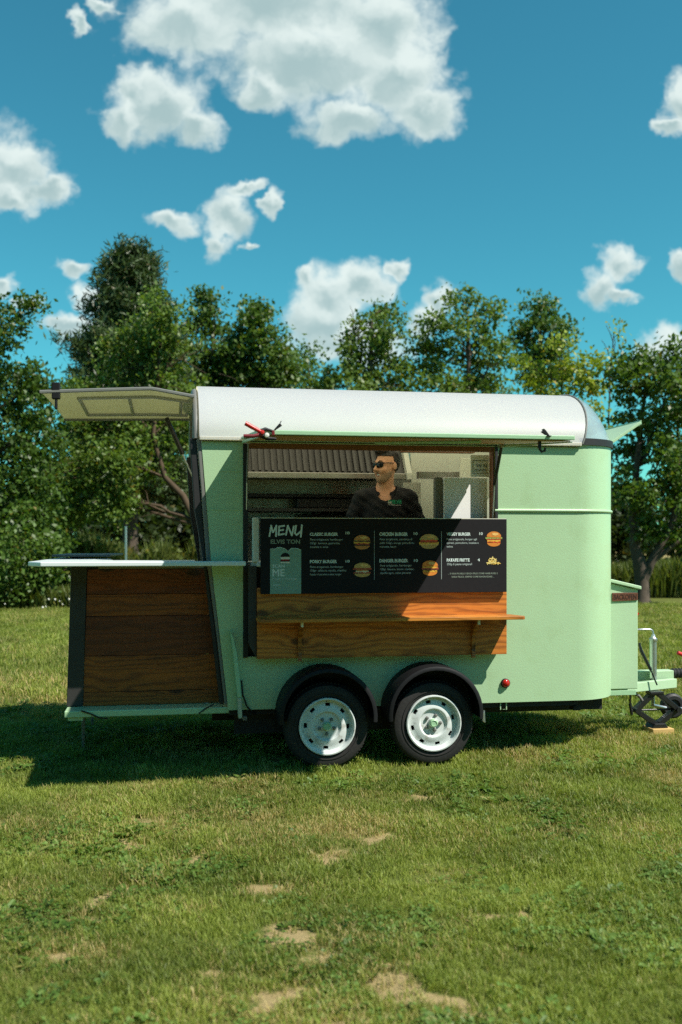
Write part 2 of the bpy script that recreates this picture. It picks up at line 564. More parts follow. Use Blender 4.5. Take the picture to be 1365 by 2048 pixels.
def thing(name, label, cat, loc, frame='T', group=None):
    """an Empty at the thing's base; frame T = trailer axes (along, across, up), W = world axes"""
    o = bpy.data.objects.new(name, None)
    o.empty_display_size = 0.2
    COL.objects.link(o)
    if frame == 'T':
        u, v, z = loc
        o.location = TRAILER + Vector((u * CT - v * ST, u * ST + v * CT, z))
        o.rotation_euler = (0, 0, TH)
    else:
        o.location = loc
    ORG[o.name] = tuple(loc)
    return tag(o, label, cat, group)


def part(name, mb, mats, parent, smooth=None, bevel=None, label=None, org=None):
    if not isinstance(mats, (list, tuple)):
        mats = [mats]
    mats = [MT[m] if isinstance(m, str) else m for m in mats]
    root = parent
    while root.parent:
        root = root.parent
    me = mb if isinstance(mb, bpy.types.Mesh) else mb.mesh(name, mats, org or ORG[root.name], smooth)
    o = bpy.data.objects.new(name, me)
    COL.objects.link(o)
    o.parent = parent
    if bevel:
        b = o.modifiers.new('bevel', 'BEVEL')
        b.width = bevel
        b.segments = 2
        b.limit_method = 'ANGLE'
        b.angle_limit = R(40)
    if label:
        o['label'] = label
    return o

# ------------------------------------------------------------------ ground
LAT = rng.random((256, 256))


def vnoise(x, y, s=0):
    xi, yi = np.floor(x).astype(int), np.floor(y).astype(int)
    fx, fy = x - xi, y - yi
    fx, fy = fx * fx * (3 - 2 * fx), fy * fy * (3 - 2 * fy)
    g = lambda a, b: LAT[(a + s * 37) % 256, (b + s * 91) % 256]
    return (g(xi, yi) * (1 - fx) + g(xi + 1, yi) * fx) * (1 - fy) + (g(xi, yi + 1) * (1 - fx) + g(xi + 1, yi + 1) * fx) * fy


def fbm(x, y, s=0, o=4):
    t, a, n = 0, 0.5, 0
    for i in range(o):
        t = t + a * vnoise(x * 2 ** i, y * 2 ** i, s + i)
        n += a
        a *= 0.5
    return t / n


BARE = [(-0.18, 4.00, 0.15, 0.13), (-0.06, 3.82, 0.06, 0.06), (-0.19, 3.48, 0.08, 0.08), (-0.11, 3.52, 0.05, 0.05), (-0.06, 4.99, 0.12, 0.11), (0.19, 3.57, 0.10, 0.12), (0.29, 3.45, 0.10, 0.07), (0.16, 3.76, 0.05, 0.05), (0.57, 4.17, 0.09, 0.07), (0.78, 4.19, 0.08, 0.07), (-0.39, 4.55, 0.11, 0.10), (-1.06, 4.44, 0.09, 0.07), (-1.02, 4.22, 0.05, 0.05), (-1.12, 5.23, 0.07, 0.07), (-0.70, 4.96, 0.07, 0.10), (0.41, 3.28, 0.10, 0.05), (0.58, 6.15, 0.14, 0.08), (1.31, 6.11, 0.09, 0.05), (0.22, 5.39, 0.13, 0.08), (0.54, 3.38, 0.06, 0.04), (-0.46, 3.64, 0.07, 0.07), (-0.07, 3.28, 0.07, 0.05), (0.32, 3.75, 0.06, 0.04), (-1.08, 3.84, 0.08, 0.05)]


def bare_at(x, y):
    wx = x + (fbm(x * 7, y * 7, 3, 5) - 0.5) * 0.34
    wy = y + (fbm(x * 7, y * 7, 11, 5) - 0.5) * 0.34
    b = np.zeros_like(x)
    for cx, cy, rx, ry in BARE:
        d = np.sqrt(((wx - cx) / rx) ** 2 + ((wy - cy) / ry) ** 2)
        b = np.maximum(b, np.clip((1.5 - d) * 0.9, 0, 1))
    n = fbm(x * 2.3, y * 2.3, 21, 5)
    b = np.maximum(b, np.clip((n - 0.72) * 7, 0, 0.5))
    return np.clip(b * (0.55 + 0.9 * fbm(x * 22, y * 22, 31)), 0, 1)


def dry_at(x, y):
    n = fbm(x * 0.9, y * 0.9, 41, 5)
    m = fbm(x * 4.2, y * 4.2, 51, 3)
    far = np.clip((y - 7.0) / 6.0, 0, 1)
    return np.clip(((n - 0.42) * 2.0 + (m - 0.5) * 1.0 + 0.10) * (1 - 0.6 * far), 0, 1)


def height_at(x, y):
    near = np.clip(1.6 - np.abs(y - 5) / 12, 0, 1)
    return ((fbm(x * 0.8, y * 0.8, 61) - 0.5) * 0.05 + (fbm(x * 5, y * 5, 71) - 0.5) * 0.016) * near - 0.012


def lawn():
    def axis(inner, step, grow, end):
        a = [0.0]
        while a[-1] < end:
            a.append(a[-1] + (step if a[-1] < inner else step * (1 + (a[-1] - inner) * grow)))
        return np.array(a)
    xs = axis(3.6, 0.035, 2.2, 420)
    xs = np.concatenate([-xs[:0:-1], xs])
    ys = 2.4 + axis(5.5, 0.032, 1.6, 900)
    ys = np.concatenate([[-60, -20, -6, -1, 0.8, 1.6], ys])
    X, Y = np.meshgrid(xs, ys)
    Z = height_at(X, Y)
    nx, ny = len(xs), len(ys)
    me = bpy.data.meshes.new('lawn')
    v = np.stack([X, Y, Z], -1).reshape(-1, 3)
    i = np.arange(nx * ny).reshape(ny, nx)
    q = np.stack([i[:-1, :-1], i[:-1, 1:], i[1:, 1:], i[1:, :-1]], -1).reshape(-1, 4)
    me.from_pydata(v.tolist(), [], q.tolist())
    for nm, f in (('bare', bare_at), ('dry', dry_at)):
        at = me.attributes.new(nm, 'FLOAT', 'POINT')
        at.data.foreach_set('value', f(v[:, 0], v[:, 1]).astype(np.float32))
    me.polygons.foreach_set('use_smooth', [True] * len(me.polygons))
    m, nt, b = new_mat('lawn_ground')
    pos = N(nt, 'ShaderNodeNewGeometry').outputs['Position']
    sep = N(nt, 'ShaderNodeSeparateXYZ'); plug(nt, sep, 0, pos)
    ab = N(nt, 'ShaderNodeAttribute', attribute_name='bare').outputs['Fac']
    ad = N(nt, 'ShaderNodeAttribute', attribute_name='dry').outputs['Fac']
    fine = NOISE(nt, pos, 60, 5, 0.7)
    mid = NOISE(nt, pos, 9, 4, 0.6)
    g = MIX(nt, fine, (0.045, 0.060, 0.012), (0.15, 0.18, 0.04))
    d = MIX(nt, fine, (0.12, 0.085, 0.035), (0.27, 0.22, 0.10))
    c = MIX(nt, M(nt, 'MULTIPLY', ad, 0.6), g, d)
    soil = MIX(nt, mid, (0.20, 0.13, 0.06), (0.40, 0.31, 0.16))
    soil = MIX(nt, fine, soil, (0.30, 0.24, 0.11))
    c = MIX(nt, SMOOTH(nt, M(nt, 'MULTIPLY_ADD', M(nt, 'SUBTRACT', fine, 0.5), 0.9, ab), 0.25, 0.75), c, soil)
    far = SMOOTH(nt, M(nt, 'MULTIPLY_ADD', mid, 2.0, sep.outputs[1]), 31.0, 33.0)
    field = MIX(nt, NOISE(nt, pos, 0.6, 5), (0.20, 0.17, 0.06), (0.36, 0.27, 0.12))
    c = MIX(nt, far, c, field)
    plug(nt, b, 'Base Color', c)
    b.inputs['Roughness'].default_value = 0.95
    b.inputs['Specular IOR Level'].default_value = 0.1
    bp = N(nt, 'ShaderNodeBump')
    bp.inputs['Strength'].default_value = 0.6
    bp.inputs['Distance'].default_value = 0.02
    plug(nt, bp, 'Height', fine)
    nt.links.new(bp.outputs[0], b.inputs['Normal'])
    me.materials.append(m)
    o = bpy.data.objects.new('lawn', me)
    COL.objects.link(o)
    tag(o, 'mown green lawn with dry patches and bare soil running under the trailer', kind='structure')


lawn()


def inst_attr(nt, name):
    return N(nt, 'ShaderNodeAttribute', attribute_type='INSTANCER', attribute_name=name).outputs['Fac']


def blade_mat(name, dark, light, dry):
    m, nt, b = new_mat(name)
    t = inst_attr(nt, 'tint')
    d = inst_attr(nt, 'dry')
    g = N(nt, 'ShaderNodeNewGeometry').outputs['Random Per Island']
    c = MIX(nt, M(nt, 'MULTIPLY_ADD', t, 0.6, M(nt, 'MULTIPLY', g, 0.4)), dark, light)
    wn = N(nt, 'ShaderNodeTexWhiteNoise', noise_dimensions='1D')
    plug(nt, wn, 'W', M(nt, 'MULTIPLY_ADD', g, 331.0, M(nt, 'MULTIPLY', t, 71.0)))
    dd = SMOOTH(nt, M(nt, 'SUBTRACT', d, M(nt, 'MULTIPLY', wn.outputs[0], 0.95)), -0.1, 0.18)
    c = MIX(nt, dd, c, dry)
    plug(nt, b, 'Base Color', c)
    b.inputs['Roughness'].default_value = 0.5
    b.inputs['Specular IOR Level'].default_value = 0.3
    tr = N(nt, 'ShaderNodeBsdfTranslucent')
    plug(nt, tr, 0, MIX(nt, 1.0, c, (1.3, 1.35, 0.7), 'MULTIPLY'))
    mx = N(nt, 'ShaderNodeMixShader')
    mx.inputs[0].default_value = 0.35
    nt.links.new(b.outputs[0], mx.inputs[1]); nt.links.new(tr.outputs[0], mx.inputs[2])
    nt.links.new(mx.outputs[0], nt.nodes['Material Output'].inputs[0])
    return m


BLADE = blade_mat('grass_blade', (0.055, 0.092, 0.011), (0.31, 0.365, 0.066), (0.46, 0.36, 0.15))
WEED = blade_mat('broad_leaf', (0.050, 0.105, 0.014), (0.17, 0.27, 0.055), (0.28, 0.25, 0.08))


def tuft(seed, n, rad, h0, h1, wid, lean):
    r = random.Random(seed)
    mb = MB()
    for _ in range(n):
        a, q = r.random() * 6.283, rad * math.sqrt(r.random())
        x, y = q * math.cos(a), q * math.sin(a)
        b = r.random() * 6.283
        dx, dy = math.cos(b), math.sin(b)
        h = r.uniform(h0, h1)
        l = h * r.uniform(0.15, lean)
        w = wid * r.uniform(0.7, 1.2)
        px, py = -dy * w / 2, dx * w / 2
        mb.add([(x - px, y - py, -0.006), (x + px, y + py, -0.006),
                (x + dx * l * 0.4 + px * 0.8, y + dy * l * 0.4 + py * 0.8, h * 0.62), (x + dx * l * 0.4 - px * 0.8, y + dy * l * 0.4 - py * 0.8, h * 0.62),
                (x + dx * l, y + dy * l, h)], [(0, 1, 2, 3), (3, 2, 4)])
    return mb.mesh('grass_tuft', [BLADE])


def rosette(seed, n, length, wid, lift):
    r = random.Random(seed)
    mb = MB()
    for k in range(n):
        a = 6.283 * k / n + r.uniform(-0.3, 0.3)
        dx, dy = math.cos(a), math.sin(a)
        L, w, z = length * r.uniform(0.6, 1.1), wid * r.uniform(0.7, 1.2), lift * r.uniform(0.4, 1.2)
        P = lambda t, s, h: (dx * L * t - dy * w * s, dy * L * t + dx * w * s, h)
        mb.add([P(0.05, 0, 0.004), P(0.45, 0.42, z * 0.9), P(0.85, 0.36, z * 1.1), P(1, 0, z), P(0.85, -0.36, z * 1.1), P(0.45, -0.42, z * 0.9), P(0.55, 0, z * 0.75)],
               [(0, 6, 1), (1, 6, 2), (2, 6, 3), (3, 6, 4), (4, 6, 5), (5, 6, 0)])
    return mb.mesh('weed_rosette', [WEED])


def clover(seed, n):
    r = random.Random(seed)
    mb = MB()
    for _ in range(n):
        x, y, z = r.gauss(0, 0.035), r.gauss(0, 0.035), r.uniform(0.012, 0.035)
        for k in range(3):
            a = r.random() * 0.6 + k * 2.09
            cx, cy, q = x + 0.007 * math.cos(a), y + 0.007 * math.sin(a), 0.0065
            mb.add([(cx + q * math.cos(t), cy + q * math.sin(t), z + 0.003 * math.sin(t + a)) for t in (0, 1.05, 2.09, 3.14, 4.19, 5.24)], [(0, 1, 2, 3, 4, 5)])
    return mb.mesh('clover_patch', [WEED])


def scatter(name, label, pts, rot, scl, kind, extra, meshes):
    src = bpy.data.collections.new(name + '_sources')
    for i, me in enumerate(meshes):
        src.objects.link(bpy.data.objects.new(f'{name}_source_{i:02d}', me))
    me = bpy.data.meshes.new(name)
    me.from_pydata(pts.tolist(), [], [])
    def put(nm, typ, arr, key):
        a = me.attributes.new(nm, typ, 'POINT')
        a.data.foreach_set(key, np.ascontiguousarray(arr).ravel())
    put('rot', 'FLOAT_VECTOR', rot.astype(np.float32), 'vector')
    put('scl', 'FLOAT', scl.astype(np.float32), 'value')
    put('kind_index', 'INT', kind.astype(np.int32), 'value')
    for nm, arr in extra.items():
        put(nm, 'FLOAT', arr.astype(np.float32), 'value')
    o = bpy.data.objects.new(name, me)
    COL.objects.link(o)
    ng = bpy.data.node_groups.new(name + '_nodes', 'GeometryNodeTree')
    ng.interface.new_socket('Geometry', in_out='INPUT', socket_type='NodeSocketGeometry')
    ng.interface.new_socket('Geometry', in_out='OUTPUT', socket_type='NodeSocketGeometry')
    gi, go = ng.nodes.new('NodeGroupInput'), ng.nodes.new('NodeGroupOutput')
    ci = ng.nodes.new('GeometryNodeCollectionInfo')
    ci.inputs['Collection'].default_value = src
    ci.inputs['Separate Children'].default_value = True
    ci.inputs['Reset Children'].default_value = True
    ip = ng.nodes.new('GeometryNodeInstanceOnPoints')
    ip.inputs['Pick Instance'].default_value = True
    def named(nm, typ):
        n = ng.nodes.new('GeometryNodeInputNamedAttribute')
        n.data_type = typ
        n.inputs['Name'].default_value = nm
        return n.outputs[0]
    ng.links.new(gi.outputs[0], ip.inputs['Points'])
    ng.links.new(ci.outputs[0], ip.inputs['Instance'])
    ng.links.new(named('kind_index', 'INT'), ip.inputs['Instance Index'])
    ng.links.new(named('rot', 'FLOAT_VECTOR'), ip.inputs['Rotation'])
    ng.links.new(named('scl', 'FLOAT'), ip.inputs['Scale'])
    ng.links.new(ip.outputs[0], go.inputs[0])
    md = o.modifiers.new('scatter', 'NODES')
    md.node_group = ng
    return tag(o, label, kind='stuff')


def grass():
    bands = [(2.7, 4.6, 3000, 0.85), (4.6, 6.6, 2000, 1.0), (6.6, 9.5, 1000, 1.2), (9.5, 24.5, 210, 2.2)]
    P, SC = [], []
    for y0, y1, dens, sc in bands:
        n = int(dens * (y1 - y0) * (0.40 * (y0 + y1) + 1.0))
        y = rng.uniform(y0, y1, n)
        x = rng.uniform(-1, 1, n) * (0.385 * y1 + 0.5)
        k = np.abs(x) < 0.385 * y + 0.5
        P.append(np.stack([x[k], y[k]], -1)); SC.append(np.full(k.sum(), sc))
    P = np.concatenate(P); SC = np.concatenate(SC)
    x, y = P[:, 0], P[:, 1]
    b, d = bare_at(x, y), dry_at(x, y)
    thin = fbm(x * 6, y * 6, 81, 3)
    keep = rng.random(len(x)) > np.clip(b * 1.35, 0, 0.93) + np.clip((0.42 - thin) * 1.5, 0, 0.5) * (y < 7)
    x, y, b, d, SC = x[keep], y[keep], b[keep], d[keep], SC[keep]
    n = len(x)
    lush = fbm(x * 3.1, y * 3.1, 91, 4)
    broad = fbm(x * 1.7, y * 1.7, 101, 4)
    kind = rng.integers(0, 6, n)
    sel = rng.random(n)
    w = np.clip((broad - 0.46) * 0.6, 0, 0.16) * (y < 10)
    kind = np.where(sel < w * 0.35, 6 + rng.integers(0, 3, n), np.where(sel < w, 9 + rng.integers(0, 2, n), kind))
    scl = SC * (0.35 + 1.1 * lush) * rng.uniform(0.75, 1.25, n)
    scl = np.where(kind >= 6, rng.uniform(0.7, 1.35, n) * np.minimum(SC, 1.2), scl)
    rot = np.stack([rng.normal(0, 0.22, n), rng.normal(0, 0.22, n), rng.uniform(0, 6.283, n)], -1)
    pts = np.stack([x, y, height_at(x, y) + 0.001], -1)
    tint = np.clip(0.5 + 1.9 * (fbm(x * 2.4, y * 2.4, 111, 5) - 0.5) + rng.normal(0, 0.17, n), 0, 1)
    dry = np.clip(d * 0.75 + b * 0.4 + rng.normal(0, 0.08, n), 0, 1)
    dry = np.where(kind >= 6, dry * 0.5, dry)
    meshes = [tuft(i, 13, 0.034, 0.018, 0.046, 0.0038, 0.9) for i in range(6)]
    meshes += [rosette(20 + i, 7 + i, 0.055, 0.026, 0.018) for i in range(3)] + [clover(30 + i, 9) for i in range(2)]
    scatter('grass', 'short blades of grass clover and weeds over the lawn', pts, rot, scl, kind, {'tint': tint, 'dry': dry}, meshes)


grass()

# ------------------------------------------------------------------ leaves, trees, weeds
LEAF = {
    'maple': leaf_mat('maple_leaf', (0.078, 0.138, 0.022), 0.55, yam=0.05),
    'plane': leaf_mat('sunny_leaf', (0.108, 0.172, 0.030), 0.5, yam=0.07),
    'deep': leaf_mat('deep_green_leaf', (0.060, 0.112, 0.017), 0.55, yam=0.03),
    'lime': leaf_mat('yellow_green_leaf', (0.22, 0.28, 0.030), 0.45, yam=0.12, yellow=(0.32, 0.24, 0.03)),
    'wood': leaf_mat('woodland_leaf', (0.030, 0.050, 0.012), 0.5, yam=0.02),
    'pine': leaf_mat('pine_needle', (0.052, 0.085, 0.026), 0.45, trans=0.15, yam=0.06, yellow=(0.10, 0.085, 0.03)),
    'weed': leaf_mat('tall_weed', (0.105, 0.135, 0.030), 0.5, yam=0.12),
    'straw': leaf_mat('dry_straw', (0.34, 0.25, 0.10), 0.3, yam=0.2, yellow=(0.45, 0.34, 0.16)),
}


def quads_mesh(name, V, mats, mi=None):
    """V: (n, 4, 3) array of leaf corners"""
    n = len(V)
    me = bpy.data.meshes.new(name)
    me.vertices.add(n * 4)
    me.vertices.foreach_set('co', V.reshape(-1).astype(np.float32))
    me.loops.add(n * 4)
    me.loops.foreach_set('vertex_index', np.arange(n * 4, dtype=np.int32))
    me.polygons.add(n)
    me.polygons.foreach_set('loop_start', np.arange(0, n * 4, 4, dtype=np.int32))
    for m in mats:
        me.materials.append(m)
    me.update(calc_edges=True)
    return me


def unit(a):
    return a / np.maximum(np.linalg.norm(a, axis=-1, keepdims=True), 1e-9)


def leaves(P, size, droop=0.35, aspect=0.62, fold=0.25, up=0.5):
    """folded diamond leaves at points P, each pointing its own way"""
    n = len(P)
    d = unit(rng.normal(size=(n, 3)) + np.array([0, 0, -droop]))
    nr = unit(rng.normal(size=(n, 3)) * 0.9 + np.array([0.15, -0.12, up]))
    s = unit(np.cross(d, nr))
    nn = np.cross(s, d)
    L = (size * rng.uniform(0.6, 1.35, n))[:, None]
    base = P
    tip = P + d * L
    mid = P + d * L * 0.45 + nn * L * fold * rng.uniform(-1, 1, (n, 1))
    return np.stack([base, mid + s * L * aspect * 0.5, tip, mid - s * L * aspect * 0.5], 1)


def crown_points(blobs, density, spread, depth=0.9):
    C, tips = [], []
    for bx, by, bz, rx, rz in blobs:
        k = max(4, int(density * (rx * rz) ** 0.5 * max(rx, rz) ** 1.0 * 3))
        d = unit(rng.normal(size=(k, 3)))
        r = rng.random((k, 1)) ** 0.42
        c = np.array([bx, by, bz]) + d * r * np.array([rx, rx * depth, rz]) * 0.95
        C.append(c)
        tips.append(c[rng.random(k) < 0.3])
    C = np.concatenate(C)
    return C, tips


def limb(mb, a, b, r0, r1, seg=5, wob=0.12):
    a, b = Vector(a), Vector(b)
    pts, rs = [], []
    L = (b - a).length
    for i in range(seg + 1):
        t = i / seg
        j = Vector(rng.normal(size=3)) * wob * L * 0.25 * (1 if 0 < i < seg else 0)
        sag = Vector((0, 0, 0.10 * L * math.sin(math.pi * t)))
        pts.append(a.lerp(b, t) + j + sag)
        rs.append(r0 + (r1 - r0) * t)
    mb.tube(pts, rs, 6 if r0 > 0.04 else 4)
    return pts


def tree(name, label, base, blobs, trunk, leaf, leaf_size, density, per, spread, group='trees behind the trailer', bark='bark', droop=0.35, twigs=True):
    """trunk: list of (point, radius); blobs: crown masses (x, y, z, half width, half height)"""
    t = thing(name, label, 'tree', base, 'W', group)
    mb = MB()
    mb.tube([p for p, r in trunk], [r for p, r in trunk], 9)
    for bx, by, bz, rx, rz in blobs:
        c = Vector((bx, by, bz))
        low = [(p, r) for p, r in trunk if p[2] < bz - 0.2] or [trunk[0]]
        p, r = min(low, key=lambda q: (Vector(q[0]) - c).length)
        pts = limb(mb, p, c, max(0.02, r * 0.5), 0.015, 6)
        if twigs:
            for _ in range(5):
                q = c + Vector(rng.normal(size=3)) * rx * 0.6
                limb(mb, pts[rng.integers(2, 6)], q, 0.014, 0.005, 3)
    part('trunk', mb, bark, t, smooth=60)
    C, _ = crown_points(blobs, density * 0.72, spread)
    per = int(per * 2.1)
    leaf_size = leaf_size * 0.82
    P = np.repeat(C, per, 0)
    n = len(P)
    size = np.repeat(rng.uniform(0.6, 1.35, len(C)), per)[:, None]
    off = rng.normal(size=(n, 3)) * np.array([spread, spread, spread * 0.6]) * size
    P = P + off
    V = leaves(P, leaf_size, droop)
    V = V - np.array(base)
    part('crown', quads_mesh('crown', V, [LEAF[leaf]]), None, t)
    return t


def at_depth(y, bl, jit=0.5):
    return [(x, y + rng.uniform(-jit, jit), z, rx, rz) for x, z, rx, rz in bl]


def straight(x, y, h, r, lean=0.0):
    return [((x + lean * t * t + 0.06 * math.sin(5 * t + x), y + 0.05 * math.cos(4 * t), h * t), r * (1 - 0.75 * t) * (1.25 if t == 0 else 1)) for t in (0, 0.12, 0.25, 0.4, 0.55, 0.7, 0.85, 1)]


T1 = [(-8.03, 6.70, 0.60, 0.72), (-7.55, 6.88, 0.30, 0.48), (-8.46, 5.43, 1.2, 1.08), (-7.55, 5.25, 0.62, 0.8), (-8.34, 3.99, 1.34, 1.08), (-7.49, 3.99, 0.72, 0.96), (-8.21, 2.54, 1.32, 1.08), (-7.37, 2.54, 0.72, 0.84)]
T1B = [(-7.48, 1.47, 1.24, 0.68), (-7.02, 0.79, 0.78, 0.56), (-7.70, 0.56, 1.02, 0.62), (-6.67, 1.02, 0.36, 0.5)]
T3 = [(-4.77, 7.74, 0.61, 0.65), (-5.31, 7.20, 0.68, 0.68), (-4.43, 6.86, 0.81, 0.81), (-5.72, 6.52, 0.88, 0.81), (-4.77, 5.91, 1.08, 0.81), (-6.26, 5.51, 1.08, 0.95), (-5.18, 4.69, 1.35, 0.95), (-6.94, 4.56, 1.08, 0.81), (-6.13, 3.61, 1.08, 0.81), (-7.35, 3.48, 0.95, 0.81), (-5.18, 3.61, 0.81, 0.68), (-6.80, 2.66, 1.08, 0.68), (-5.79, 2.53, 0.68, 0.61), (-4.23, 4.97, 0.74, 1.08), (-7.62, 2.26, 0.81, 0.68)]
T4 = [(-4.83, 10.2, 0.5, 0.6), (-4.74, 9.34, 0.82, 0.85), (-4.38, 8.26, 1.0, 1.0), (-5.10, 7.72, 0.90, 1.08), (-4.20, 6.82, 1.2, 1.08)]
T5 = [(-3.12, 9.6, 0.5, 0.55), (-3.20, 8.86, 0.85, 0.8), (-2.50, 8.43, 0.8, 0.8), (-3.64, 7.99, 1.0, 0.9), (-2.15, 7.55, 0.8, 0.75), (-2.85, 7.02, 1.5, 0.88)]
T6 = [(-1.29, 8.65, 0.45, 0.45), (-1.48, 7.87, 0.62, 0.72), (-0.91, 7.30, 0.65, 0.65), (-1.2, 6.4, 0.9, 0.7)]
T7 = [(1.48, 9.15, 0.48, 0.52), (1.60, 8.48, 0.65, 0.62), (0.36, 8.45, 0.48, 0.5), (1.00, 7.84, 0.92, 0.7), (0.12, 7.28, 0.72, 0.62), (1.40, 7.04, 1.0, 0.78), (-0.28, 6.55, 0.5, 0.55), (0.68, 6.31, 1.12, 0.72), (1.97, 6.55, 0.55, 0.77)]
T8 = [(3.95, 9.25, 0.6, 0.58), (4.93, 9.05, 0.42, 0.58), (3.55, 8.43, 0.85, 0.7), (4.77, 8.26, 0.72, 0.75), (2.73, 8.2, 0.5, 0.45), (2.97, 7.45, 0.85, 0.7), (4.36, 7.20, 1.0, 0.8), (5.2, 7.45, 0.42, 0.6), (3.22, 6.47, 0.98, 0.65), (4.85, 6.39, 0.75, 0.62)]
T9 = [(7.27, 9.95, 0.75, 0.62), (6.82, 9.25, 0.7, 0.7), (7.68, 9.25, 0.66, 0.66), (7.27, 8.44, 0.9, 0.75), (6.63, 8.0, 0.5, 0.55), (7.3, 7.3, 1.0, 0.8)]
T10 = [(5.12, 5.95, 0.62, 0.42), (5.70, 6.5, 0.38, 0.42), (5.97, 5.88, 0.6, 0.55), (6.42, 5.75, 0.45, 0.75), (5.18, 5.23, 0.76, 0.57), (6.23, 4.84, 0.65, 0.65), (6.68, 4.71, 0.47, 0.65)]
T11 = [(7.06, 6.0, 0.4, 0.42), (6.82, 5.53, 0.6, 0.5), (7.68, 5.8, 0.45, 0.45), (8.23, 6.1, 0.42, 0.5), (7.99, 5.28, 0.81, 0.67), (7.12, 4.79, 0.69, 0.64), (8.73, 5.28, 0.74, 0.86), (8.05, 4.17, 0.86, 0.76), (7.25, 3.80, 0.69, 0.69), (8.73, 3.80, 0.86, 0.86), (7.06, 2.75, 0.57, 0.64), (8.05, 2.94, 0.86, 0.74), (8.79, 2.57, 0.74, 0.74), (7.49, 1.95, 0.6, 0.42), (8.42, 1.77, 0.86, 0.46)]

GT = 'trees standing behind the trailer'
tree('broadleaf_tree', 'dark leafy tree cut by the left edge of the photo', (-8.6, 24, 0), at_depth(24, T1), straight(-8.6, 24, 6.2, 0.16), 'deep', 0.15, 14, 34, 0.20, GT)
tree('broadleaf_tree', 'large green tree with a slanting bare trunk behind the serving counter', (-3.42, 26.5, 0), at_depth(26.7, T3, 0.7),
     [((-3.42, 26.5, 0), 0.15), ((-3.55, 26.5, 0.9), 0.12), ((-3.82, 26.5, 1.98), 0.10), ((-4.2, 26.5, 2.75), 0.09), ((-4.68, 26.5, 3.24), 0.075), ((-5.0, 26.5, 4.3), 0.06), ((-4.9, 26.6, 5.6), 0.05), ((-4.8, 26.6, 7.2), 0.025)],
     'plane', 0.15, 13, 34, 0.20, GT, 'bark_light')
tree('broadleaf_tree', 'slim dark tree right of the tall pine', (-4.6, 36, 0), at_depth(36, T4), straight(-4.6, 36, 9.5, 0.2), 'deep', 0.2, 12, 32, 0.24, GT)
tree('broadleaf_tree', 'rounded tree above the rear end of the white roof', (-2.9, 35, 0), at_depth(35, T5), straight(-2.9, 35, 9, 0.2), 'maple', 0.2, 12, 32, 0.24, GT)
tree('broadleaf_tree', 'smallest thin tree above the roof with sky on both sides', (-1.2, 38, 0), at_depth(38, T6), straight(-1.2, 38, 8.2, 0.15), 'maple', 0.2, 9, 26, 0.24, GT)
tree('broadleaf_tree', 'sunlit tree with two tops above the middle of the white roof', (1.0, 32, 0), at_depth(32, T7), straight(1.0, 32, 8.6, 0.2), 'plane', 0.19, 10, 26, 0.21, GT)
tree('broadleaf_tree', 'broad tree with sky gaps, right of the two-topped tree', (4.1, 32.5, 0), at_depth(32.5, T8), straight(4.1, 32.5, 8.8, 0.2), 'plane', 0.19, 10, 26, 0.21, GT)
tree('broadleaf_tree', 'compact round-topped tree above the front end of the roof', (7.2, 36, 0), at_depth(36, T9), straight(7.2, 36, 9.3, 0.2), 'maple', 0.2, 11, 28, 0.22, GT)
tree('lime_green_tree', 'yellow green leafy tree just above the tinted front dome', (5.8, 26, 0), at_depth(26, T10), straight(5.8, 26, 5.6, 0.10), 'lime', 0.16, 12, 24, 0.19, GT, 'bark_light')
tree('broadleaf_tree', 'large leafy tree with a forked dark trunk beside the trailer front', (7.43, 24.6, 0), at_depth(24.6, T11, 0.6),
     [((7.43, 24.6, -0.05), 0.26), ((7.43, 24.6, 0.15), 0.19), ((7.42, 24.6, 0.55), 0.17), ((7.40, 24.6, 0.9), 0.18), ((7.25, 24.6, 1.4), 0.12), ((7.2, 24.6, 2.2), 0.10), ((7.3, 24.6, 3.4), 0.08), ((7.5, 24.6, 5.2), 0.04)],
     'maple', 0.17, 13, 30, 0.20, GT)


def fork():
    t = [o for o in COL.objects if o.get('label', '').startswith('large leafy tree with a forked')][0]
    mb = MB()
    mb.tube([(7.42, 24.58, 0.5), (7.62, 24.55, 1.0), (7.85, 24.5, 1.45), (8.15, 24.5, 2.0), (8.3, 24.5, 3.2), (8.3, 24.6, 4.6)], [0.13, 0.12, 0.10, 0.085, 0.06, 0.03], 8)
    mb.tube([(7.62, 24.55, 1.0), (8.2, 24.4, 1.5), (9.2, 24.3, 2.2)], [0.07, 0.06, 0.03], 7)
    part('limb', mb, 'bark', t, smooth=60)


fork()


def twig_tree():
    t = thing('bare_sapling', 'bare twiggy sapling sticking up against the sky above the dome', 'tree', (7.35, 27, 0), 'W', GT)
    mb = MB()
    mb.tube([p for p, r in straight(7.2, 27, 7.2, 0.05, 0.2)], [max(0.012, r) for p, r in straight(7.2, 27, 7.2, 0.05, 0.2)], 5)
    for z, dx, dz in ((5.4, -0.4, 0.9), (5.9, 0.35, 1.1), (6.3, -0.25, 0.7), (6.6, 0.25, 0.75), (6.8, -0.12, 0.6), (6.2, 0.5, 0.6)):
        limb(mb, (7.2 + 0.2 * (z / 7.2) ** 2, 27, z), (7.3 + dx, 27, z + dz), 0.014, 0.006, 4, 0.2)
    part('trunk', mb, 'bark', t, smooth=60)
    P = np.array([7.5, 27, 7.3]) + rng.normal(size=(50, 3)) * np.array([0.14, 0.14, 0.16])
    P = np.concatenate([P, np.array([7.0, 27, 6.3]) + rng.normal(size=(60, 3)) * np.array([0.25, 0.2, 0.3])])
    part('crown', quads_mesh('crown', leaves(P, 0.11) - np.array((7.35, 27, 0)), [LEAF['lime']]), None, t)


twig_tree()


